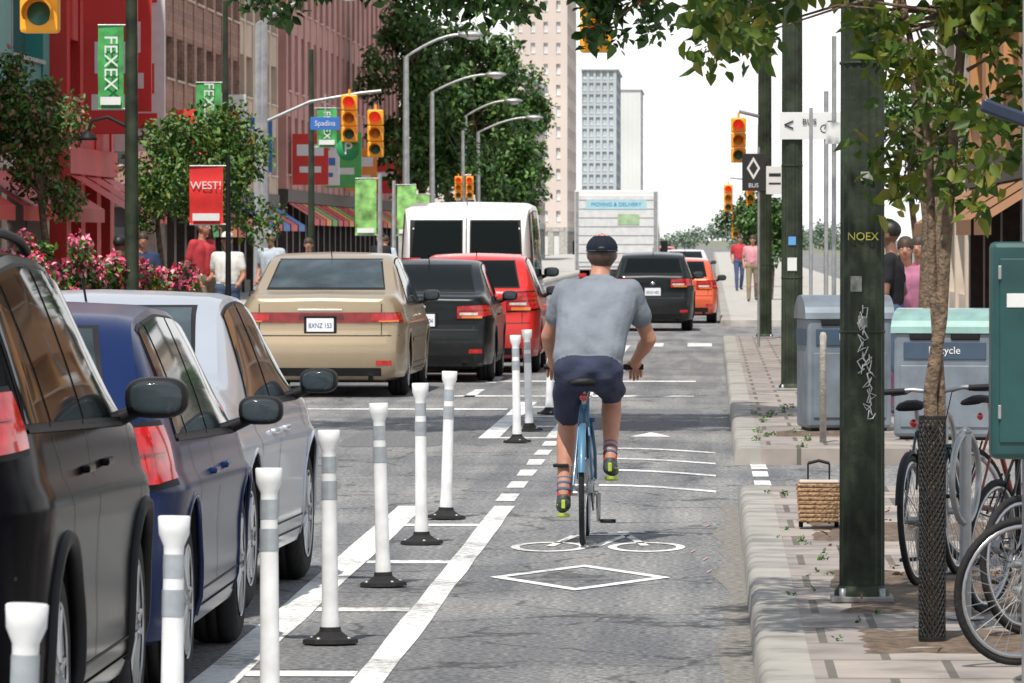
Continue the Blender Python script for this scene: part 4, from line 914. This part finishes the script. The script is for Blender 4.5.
m.box((.12,-.102,1.25),(.02,.02,.05),STEEL,.004); m.box((.0,-.1,1.40),(.07,.003,.05),SIGNW,.001)
m.box((.06,.1,.95),(.10,.06,.03),STEEL); m.box((.06,.1,1.50),(.10,.06,.03),STEEL); m.box((.0,.0,2.06),(.26,.05,.05),mat('bracket_navy',(.02,.03,.06),.4,.3),.01,rot=Matrix.Rotation(R_(20),4,'Y')); m.build('box_and_pole',sb)
GRY=mat('bin_grey',(.17,.20,.235),.5,.3,.1,var=.25,vs=4); LID=mat('bin_lid_teal',(.20,.34,.31),.35,.1,.5,var=.2)
def litter_bin(loc,yaw,w=.75,d=.62,h=1.05,lid=True,txt='Litter'):
    e=empty('litter_bin',loc,yaw); mb=MB(); mb.box((0,0,h*.45),(w,d,h*.86),GRY,.03); mb.box((0,0,.03),(w*.9,d*.9,.06),BLACK,.01)
    vs=[];fs=[];n=12
    for i in range(n+1):
        a=math.pi*i/n
        for x in (-w/2-.02,w/2+.02): vs.append((x,-d/2*1.06*math.cos(a),h*.86+.2*math.sin(a)))
    for i in range(n): fs.append([2*i,2*i+1,2*i+3,2*i+2])
    fs+=[list(range(0,2*n+2,2)),list(range(1,2*n+2,2))[::-1]]; mb.add(vs,fs,LID if lid else GRY,False)
    mb.box((0,-d/2-.006,h*.72),(w*.8,.012,.14),mat('bin_panel_blue',(.04,.07,.11),.5),.004); mb.box((-w*.2,-d/2-.01,h*.84),(w*.28,.015,.07),BLACK,.01); mb.box((w*.2,-d/2-.01,h*.84),(w*.28,.015,.07),BLACK,.01)
    mb.box((0,-d/2-.008,h*.35),(w*.86,.012,h*.5),GRY,.006)
    mb.box((-w/2-.006,0,h*.72),(.012,d*.8,.14),MATS['bin_panel_blue'],.004)
    mb.build('bin',e); text(txt,.085,(0,-d/2-.016,h*.72),FACE,SIGNW,e); return e
litter_bin((1.12,47.6,.13),R_(8),.72,.6,1.1,False)
litter_bin((1.95,45.6,.13),R_(-12),.84,.7,1.0,True,'Recycle')
bp_=empty('timber_bollard',(.886,44.7,.13)); m=MB(); m.lathe([(0,0),(.028,0),(.027,.8),(.03,.84),(.02,.875),(0,.88)],(0,0,0),(0,0,1),mat('weathered_wood',(.36,.34,.30),.8,var=.25,vs=20,bump=.4),14); m.build('post',bp_)
wt=empty('wicker_shopping_trolley',(.60,31.4,.13)); m=MB(); WK=mat('wicker',(.32,.2,.11),.8,var=.5,vs=60,bump=1,bs=60)
for i in range(9):
    z=.05+i*.024; w=.105+.002*i; rr=.012; m.tube([(-w,-.08,z),(w,-.08,z),(w,.08,z),(-w,.08,z),(-w,-.08,z)],rr,WK,6)
m.box((0,0,.13),(.2,.15,.19),WK,.01); m.box((0,-.0,.262),(.22,.17,.014),mat('trolley_cover',(.5,.42,.36),.7),.005)
for s in (-1,1): m.tube([(s*.06,.09,.02),(s*.06,.09,.36)],.006,BLACK,6); m.lathe([(.0,-.012),(.035,-.012),(.035,.012),(0,.012)],(s*.10,.07,.036),(1,0,0),BLACK,14)
m.tube([(-.06,.09,.36),(0,.09,.375),(.06,.09,.36)],.009,BLACK,8); m.build('basket',wt)
# ------------------------------------------------------------------ planters with flowers
def planter(loc,w,d,h,fh,n=900):
    e=empty('flower_planter',loc); mb=MB(); mb.box((0,0,h/2),(w,d,h),CONC,.03,taper=1.12); mb.box((0,0,h-.02),(w*.95,d*.95,.06),SOIL); mb.build('planter',e)
    cs=[(random.uniform(-w*.55,w*.55),random.uniform(-d*.5,d*.5),h+random.uniform(0,fh),random.uniform(.08,.18)) for _ in range(26)]
    leafcloud('foliage',cs,n*3,.08,LEAF_M,e); leafcloud('blossom',[(a,b-.05,c+.06,r) for a,b,c,r in cs[4:22]],int(n*1.3),.07,PETAL,e); leafcloud('blossom_yellow',cs[:6],n//4,.06,PETALY,e)
planter((-8.35,69.5,.13),.9,.9,.75,.78); planter((-7.62,70.3,.13),.6,.8,.7,.58); planter((-7.05,72,.13),.6,.8,.65,.55); planter((-8.9,74,.13),.9,.9,.75,.5); planter((-7.9,86,.13),.7,.9,.65,.4)
# ------------------------------------------------------------------ buildings
BLIND=mat('window_blind',(.42,.40,.36),.8,var=.1)
def facade(mb,o,u,nrm,length,h0,h1,floors,bays,pw,sh,dep,wm,gm,sill=None):
    o=Vector(o);u=Vector(u);nrm=Vector(nrm); fh=(h1-h0)/floors; bw=length/bays
    def blk(a0,a1,z0,z1,d0,d1,mt):
        c=o+u*((a0+a1)/2)+nrm*((d0+d1)/2)+Vector((0,0,(z0+z1)/2)); sx=abs(u.x)*(a1-a0)+abs(nrm.x)*(d1-d0); sy=abs(u.y)*(a1-a0)+abs(nrm.y)*(d1-d0)
        mb.box(c,(sx,sy,z1-z0),mt)
    for b in range(bays+1):
        a=b*bw; blk(max(0,a-pw/2),min(length,a+pw/2),h0,h1,0,dep,wm)
    for b in range(bays):
        a0=b*bw+pw/2;a1=(b+1)*bw-pw/2
        for f in range(floors):
            z=h0+f*fh; blk(a0,a1,z,z+sh*.55,.0,dep-.03,wm); blk(a0,a1,z+fh-sh*.45,z+fh,0,dep-.03,wm)
            blk(a0,a1,z+sh*.55,z+sh*.55+.06,0,dep+.04,sill or CONC); blk((a0+a1)/2-.03,(a0+a1)/2+.03,z+sh*.55+.06,z+fh-sh*.45,0,.06,sill or CONC)
            if random.random()<.35:
                bz=random.uniform(.25,.7)*(fh-sh); blk(a0+.03,(a0+a1)/2-.04,z+fh-sh*.45-bz,z+fh-sh*.45-.01,.0,.03,BLIND)
def building(name,x0,x1,y0,y1,H,floors,wm,side,bays=(5,3),pw=.6,sh=1.2,ground=3.4,shop=None,sill=None,cornice=None,gm=None,awn=None):
    e=empty(name,((x0+x1)/2,(y0+y1)/2,0)); mb=MB(); gm=gm or WIN; w=x1-x0;l=y1-y0; dep=.28
    mb.box((0,0,H/2),(w-2*dep,l-2*dep,H-.02),gm)
    mb.box((0,0,H+.03),(w-2*dep-.1,l-2*dep-.1,.1),CONCD)
    fx=(w/2-dep)*side; gh=ground
    facade(mb,(fx,-l/2+.0,0),(0,1,0),(side,0,0),l,gh,H,floors,bays[0],pw,sh,dep,wm,gm,sill)
    facade(mb,(-w/2+dep+.003,-(l/2-dep),0),(1,0,0),(0,-1,0),w-2*dep-.006,gh,H,floors,bays[1],pw,sh,dep-.005,wm,gm,sill)
    mb.box((0,l/2-dep/2,H/2),(w-2*dep-.02,dep-.01,H-.05),wm)
    sm=shop or CONC
    for b in range(bays[0]+1):
        a=-l/2+l*b/bays[0]; mb.box((fx+side*dep/2,min(max(a,-l/2+.3),l/2-.3),gh/2-.2),(dep-.01,.6,gh-.42),sm)
    mb.box((fx+side*(dep/2+.03),0,gh-.22),(dep+.05,l-.01,.42),sm); mb.box((fx+side*.1,0,.25),(.2,l-.02,.5),sm)
    for b in range(bays[1]+1):
        a=-w/2+dep+.3+(w-2*dep-.6)*b/bays[1]; mb.box((a,-(l/2-dep/2),gh/2-.2),(.6,dep-.02,gh-.42),sm)
    mb.box((0,-(l/2-dep/2),gh-.22),(w-2*dep-.1,dep+.03,.42),sm)
    c=cornice or sill or CONC
    mb.box((fx+side*(dep/2+.12),0,H+.12),(dep+.35,l+.3,.3),c,.04); mb.box((0,-(l/2-dep/2+.12),H+.118),(w+.1,dep+.35,.28),c,.04)
    if awn:
        for b in range(bays[0]):
            a=-l/2+l*(b+.5)/bays[0]; hl=l/bays[0]*.42; X=fx+side*dep
            mb.add([(X+side*.02,a-hl,gh-.45),(X+side*.02,a+hl,gh-.45),(X+side*.9,a+hl,gh-1.0),(X+side*.9,a-hl,gh-1.0),(X+side*.9,a-hl,gh-1.2),(X+side*.9,a+hl,gh-1.2)],[[0,1,2,3],[3,2,5,4]],awn[b%len(awn)] if isinstance(awn,list) else awn)
    mb.build('walls_windows_cornice',e); return e
TEAL=mat('teal_cladding',(.015,.22,.19),.5,var=.15,vs=.6); REDC=mat('red_cladding',(.55,.03,.025),.55,var=.18,vs=.8)
BR1=brickmat('brown_brick',(.34,.17,.12),(.26,.13,.095),(.3,.25,.22),.22,.075,.01,rot=(R_(90),0,R_(90)),bump=.3)
MAUVE=mat('mauve_stone',(.45,.22,.19),.8,var=.2,vs=.7,bump=.2,bs=8); BEIGE=mat('beige_stone',(.52,.39,.30),.8,var=.2,vs=.6); CREAM=mat('cream_stucco',(.55,.47,.39),.8,var=.15,vs=.8)
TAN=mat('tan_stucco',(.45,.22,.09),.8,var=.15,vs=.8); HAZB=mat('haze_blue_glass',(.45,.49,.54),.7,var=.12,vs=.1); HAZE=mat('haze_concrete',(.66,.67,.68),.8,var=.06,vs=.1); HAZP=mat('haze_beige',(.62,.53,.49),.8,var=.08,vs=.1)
DKB=mat('shopfront_dark',(.05,.035,.03),.6,var=.3)
ORC=mat('sign_orange',(.75,.25,.04),.6,var=.1); GRC=mat('sign_leaf_green',(.08,.38,.10),.6,var=.1); BLC=mat('sign_shop_blue',(.04,.16,.45),.6,var=.1); YLC=mat('sign_yellow',(.8,.6,.08),.6,var=.1)
corner=building('corner_building',-24,-10.2,64,86,11,2,TEAL,1,(4,3),1.6,2.2,3.2,CREAM,awn=REDC)
shop=building('shop_building',-22,-10.0,86.6,93.5,10,3,REDC,1,(3,3),.9,1.3,3.2,REDC,sill=CREAM,awn=REDC)
m=MB()
for i,(yy,zz,mt_) in enumerate([(-2.2,5.2,REDC),(0.0,5.6,REDC),(2.2,5.0,SIGNW)]):
    m.box((6.55,yy,zz),(.85,.10,3.6),mt_,.01); m.box((6.55,yy-.056,zz+.9),(.6,.006,.5),SIGNW if mt_ is REDC else REDC); m.box((6.55,yy-.056,zz-.6),(.5,.006,.5),SIGNW if mt_ is REDC else REDC); m.box((6.55,yy-.056,zz-1.3),(.6,.006,.25),SIGNW if mt_ is REDC else REDC)
    m.tube([(6.0,yy,zz+1.5),(6.9,yy,zz+1.5)],.02,STEEL,6); m.tube([(6.0,yy,zz-1.5),(6.9,yy,zz-1.5)],.02,STEEL,6)
m.build('projecting_signs',shop)
bb=building('brick_building',-30,-14,143,166,12,4,BR1,1,(8,6),.8,1.1,3.0,DKB,sill=BEIGE,awn=[REDC,GRC,REDC,ORC])
building('stone_building',-30,-14.2,167,183,17,6,BEIGE,1,(5,4),.7,1.0,3.2,DKB,sill=CREAM,awn=[BLC,REDC])
ob_=building('office_building',-34,-14,184,250,34,11,MAUVE,1,(22,6),1.5,.8,3.4,DKB,sill=mat('mauve_light',(.55,.34,.30),.8),awn=[REDC,REDC,ORC,GRC])
def shop_signs(par,rows):
    m=MB()
    for (x,y,z,w,h,a,b) in rows:
        m.box((x+w/2,y,z),(w,.12,h),a,.01); m.box((x+w/2,y-.066,z+h*.18),(w*.75,.008,h*.22),b); m.box((x+w/2,y-.066,z-h*.2),(w*.6,.008,h*.12),b)
        m.tube([(x-.15,y,z+h*.35),(x+w,y,z+h*.35)],.025,STEEL,6)
    m.build('projecting_shop_signs',par)
shop_signs(bb,[(8.05,-10,4.2,1.1,1.8,REDC,SIGNW),(8.05,-6,3.9,1.0,.9,YLC,SIGNB),(8.05,-1.5,4.6,1.2,2.2,SIGNW,REDC),(8.05,4,4.0,1.0,1.2,ORC,SIGNW),(8.05,9,4.5,1.1,1.6,BLC,SIGNW)])
shop_signs(ob_,[(10.05,-31,4.4,1.2,1.7,REDC,SIGNW),(10.05,-24,4.2,1.1,1.2,SIGNW,BLC),(10.05,-15,4.6,1.3,2.0,GRC,SIGNW),(10.05,-4,4.4,1.2,1.6,ORC,SIGNW),(10.05,10,4.8,1.4,2.4,REDC,SIGNW)])
building('back_tower',-60,-38,330,360,60,18,BEIGE,1,(8,6),1.2,1.1,4)
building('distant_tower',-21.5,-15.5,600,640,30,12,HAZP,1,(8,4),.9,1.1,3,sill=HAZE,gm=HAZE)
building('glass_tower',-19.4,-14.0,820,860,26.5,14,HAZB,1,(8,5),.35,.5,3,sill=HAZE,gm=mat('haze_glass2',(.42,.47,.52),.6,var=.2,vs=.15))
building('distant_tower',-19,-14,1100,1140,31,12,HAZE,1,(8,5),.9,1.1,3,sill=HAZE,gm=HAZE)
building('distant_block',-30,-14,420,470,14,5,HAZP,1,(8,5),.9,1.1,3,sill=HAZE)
building('shop_building',4.2,16,66,92,8.5,2,TAN,-1,(5,3),1.2,1.5,3.0,DKB,sill=CREAM,awn=mat('awning_brown',(.3,.14,.06),.8))
building('corner_building',5.6,18,114,140,7,2,CREAM,-1,(5,3),1.0,1.4,3.0,CREAM)
# ------------------------------------------------------------------ trees
def nt_():
    e=empty('street_tree',(.888,22.6,.13)); mb=MB()
    T1=[(0,0,0),(.005,0,.6),(-.01,.0,1.0),(.035,.02,1.3),(.05,.02,1.55),(.09,.03,2.1),(.14,.05,2.7),(.2,.1,3.4)]
    T2=[(.02,.03,.0),(.025,.03,.6),(.035,.04,1.0),(.0,.05,1.5),(-.01,.08,2.0),(-.12,.1,2.6),(-.2,.2,3.3)]
    mb.tube(T1,[.036,.032,.028,.027,.025,.022,.018,.01],WOOD,10); mb.tube(T2,[.024,.024,.021,.020,.016,.013,.01],WOOD,10)
    cl=[]
    def C(x,z,y=None,r=.2): cl.append((x,(random.uniform(-1.0,1.0) if y is None else y),z,r))
    for (x,z) in [(-.72,2.42),(-.1,2.30),(.1,2.15),(-.05,2.0),(.2,1.98),(.32,2.2),(.45,2.3),(-.2,2.4),(.0,2.35),(.25,2.35),(-.85,2.5),(.12,1.86),(-.12,1.84),(-.90,2.42),(.35,2.0),(.4,2.1),(-.22,1.98)]: C(x,z,random.uniform(-.6,.6),random.uniform(.10,.18))
    for i in range(60):
        x=random.uniform(-.95,1.2); C(x,random.uniform(2.58 if x<-.25 else 2.36,3.0),None,random.uniform(.14,.24))
    for i in range(22): C(random.uniform(-1.2,1.3),random.uniform(3.1,4.4),random.uniform(-1.2,2.2),random.uniform(.2,.4))  # unseen upper crown above the frame, added to cast dappled shade
    for c in cl:
        z0=max(1.45,min(3.0,c[2]-.35)); k=min(5,max(2,int(z0/.6)+1)); s0=Vector(T1[min(k+2,6)]) if random.random()<.5 else Vector(T2[min(k+1,5)]); s0.z=min(s0.z,c[2]+.1)
        c0=Vector(c[:3]); m_=s0.lerp(c0,.5)+Vector((0,0,.10)); mb.tube([s0,m_,c0],[.010,.006,.003],WOOD,5,False)
    mb.build('trunk_and_limbs',e)
    leafcloud('crown',cl,10500,.075,LEAF_Y,e)
    g=MB(); GM=mat('guard_mesh',(.012,.012,.012),.6,var=.1)
    for k in range(16):
        for sg in (-1,1):
            g.tube([(.052*math.cos(2*math.pi*k/16+sg*z*11),.052*math.sin(2*math.pi*k/16+sg*z*11),z) for z in np.linspace(.01,.90,26)],.0042,GM,4,False)
    for z in (.01,.3,.6,.90): g.lathe([(.054,z-.008),(.056,z+.008)],(0,0,0),(0,0,1),GM,16)
    g.build('trunk_guard',e)
nt_()
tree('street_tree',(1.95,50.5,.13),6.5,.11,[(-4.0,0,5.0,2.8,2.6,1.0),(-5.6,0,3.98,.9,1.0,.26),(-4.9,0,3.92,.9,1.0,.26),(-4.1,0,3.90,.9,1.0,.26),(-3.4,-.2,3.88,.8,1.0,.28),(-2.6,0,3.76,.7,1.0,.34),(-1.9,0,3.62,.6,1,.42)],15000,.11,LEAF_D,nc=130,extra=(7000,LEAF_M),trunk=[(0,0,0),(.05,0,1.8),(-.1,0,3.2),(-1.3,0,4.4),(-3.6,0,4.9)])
tree('street_tree',(-7.35,82,.13),3.9,.05,[(0,0,2.40,1.0,.9,1.05),(-.2,0,3.1,.7,.6,.5)],5600,.085,LEAF_M,nc=34,extra=(1500,LEAF_Y))
tree('street_tree',(-8.3,84,.13),3.6,.05,[(0,0,2.5,.6,.7,.9)],2800,.085,LEAF_M,nc=18,extra=(800,LEAF_R))
tree('street_tree',(-9.1,76,.13),4.4,.06,[(0,0,2.9,1.0,.8,.95),(-.2,0,3.6,.8,.6,.5)],5200,.085,LEAF_M,nc=30,extra=(2400,LEAF_R))
for (x,yy,h,sx) in [(-11.3,215,11.5,2.0),(-10.2,240,12.2,2.0),(-10.3,275,11.5,2.2),(-10.6,300,10.0,1.8),(-12.5,260,12.5,2.4),(-9.2,250,8.0,1.4)]:
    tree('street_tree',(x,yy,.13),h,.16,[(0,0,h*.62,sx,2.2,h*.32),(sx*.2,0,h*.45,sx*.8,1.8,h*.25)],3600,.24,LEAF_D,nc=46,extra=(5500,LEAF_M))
tree('street_tree',(1.55,150,.13),3.2,.07,[(0,0,1.9,.75,.9,.8)],2600,.12,LEAF_D,nc=20,extra=(900,LEAF_M))
tree('street_tree',(1.6,190,.13),3.6,.07,[(0,0,2.1,1.3,.9,.9)],2600,.14,LEAF_D,nc=20,extra=(900,LEAF_M))
tree('street_tree',(3.6,100,.13),4.5,.07,[(0,0,3.4,1.0,1.2,1.0)],3000,.12,LEAF_M,nc=20)
dt=empty('distant_trees',(0,900,0)); cs=[]
for i in range(70):
    x=random.uniform(-14,26); cs.append((x,random.uniform(-15,15),random.uniform(0,2.6 if x<0 else 3.2),random.uniform(1.0,1.8)))
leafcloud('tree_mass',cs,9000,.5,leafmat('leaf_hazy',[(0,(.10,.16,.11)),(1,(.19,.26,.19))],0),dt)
# ------------------------------------------------------------------ light, sky, camera
sd=Vector((-.16,-.66,1.15)).normalized()
el=math.asin(sd.z); az=math.atan2(sd.x,sd.y)
w=bpy.data.worlds.new('World'); SC.world=w; w.use_nodes=True; nt=w.node_tree; bg=nt.nodes['Background']; L=nt.links
sky=nt.nodes.new('ShaderNodeTexSky'); sky.sky_type='NISHITA'; sky.sun_disc=False; sky.sun_elevation=el; sky.sun_rotation=az; sky.dust_density=1.5
hs_=nt.nodes.new('ShaderNodeHueSaturation'); hs_.inputs['Saturation'].default_value=.45; L.new(sky.outputs[0],hs_.inputs['Color'])
tc=nt.nodes.new('ShaderNodeTexCoord'); sx=nt.nodes.new('ShaderNodeSeparateXYZ'); L.new(tc.outputs['Generated'],sx.inputs[0])
hz=ramp(nt,[(0,(1,1,1)),(.10,(1,1,1)),(.35,(.52,.55,.60)),(1,(.34,.40,.50))]); L.new(sx.outputs['Z'],hz.inputs['Fac'])
scl=nt.nodes.new('ShaderNodeVectorMath'); scl.operation='SCALE'; scl.inputs['Scale'].default_value=10.5; L.new(hz.outputs[0],scl.inputs[0])
mx=nt.nodes.new('ShaderNodeMix'); mx.data_type='RGBA'; mx.inputs[0].default_value=.82; L.new(hs_.outputs[0],mx.inputs[6]); L.new(scl.outputs[0],mx.inputs[7])
L.new(mx.outputs[2],bg.inputs['Color']); bg.inputs['Strength'].default_value=.135
sl=bpy.data.lights.new('sun','SUN'); sl.energy=5.0; sl.angle=R_(.7); sl.color=(1,.94,.84); so=bpy.data.objects.new('sun',sl); SC.collection.objects.link(so)
so.rotation_euler=(-sd).to_track_quat('-Z','Y').to_euler(); so.location=(0,0,30)
cam=bpy.data.cameras.new('camera'); co=bpy.data.objects.new('camera',cam); SC.collection.objects.link(co); SC.camera=co
cam.sensor_width=36; cam.lens=5600/1024*36; cam.clip_start=.5; cam.clip_end=8000
co.location=(0,0,1.75); co.rotation_euler=(R_(90-1.0486),0,R_(2.045))
cam.dof.use_dof=True; cam.dof.focus_distance=31.8; cam.dof.aperture_fstop=20
SC.view_settings.view_transform='Standard'; SC.view_settings.look='None'; SC.view_settings.exposure=0
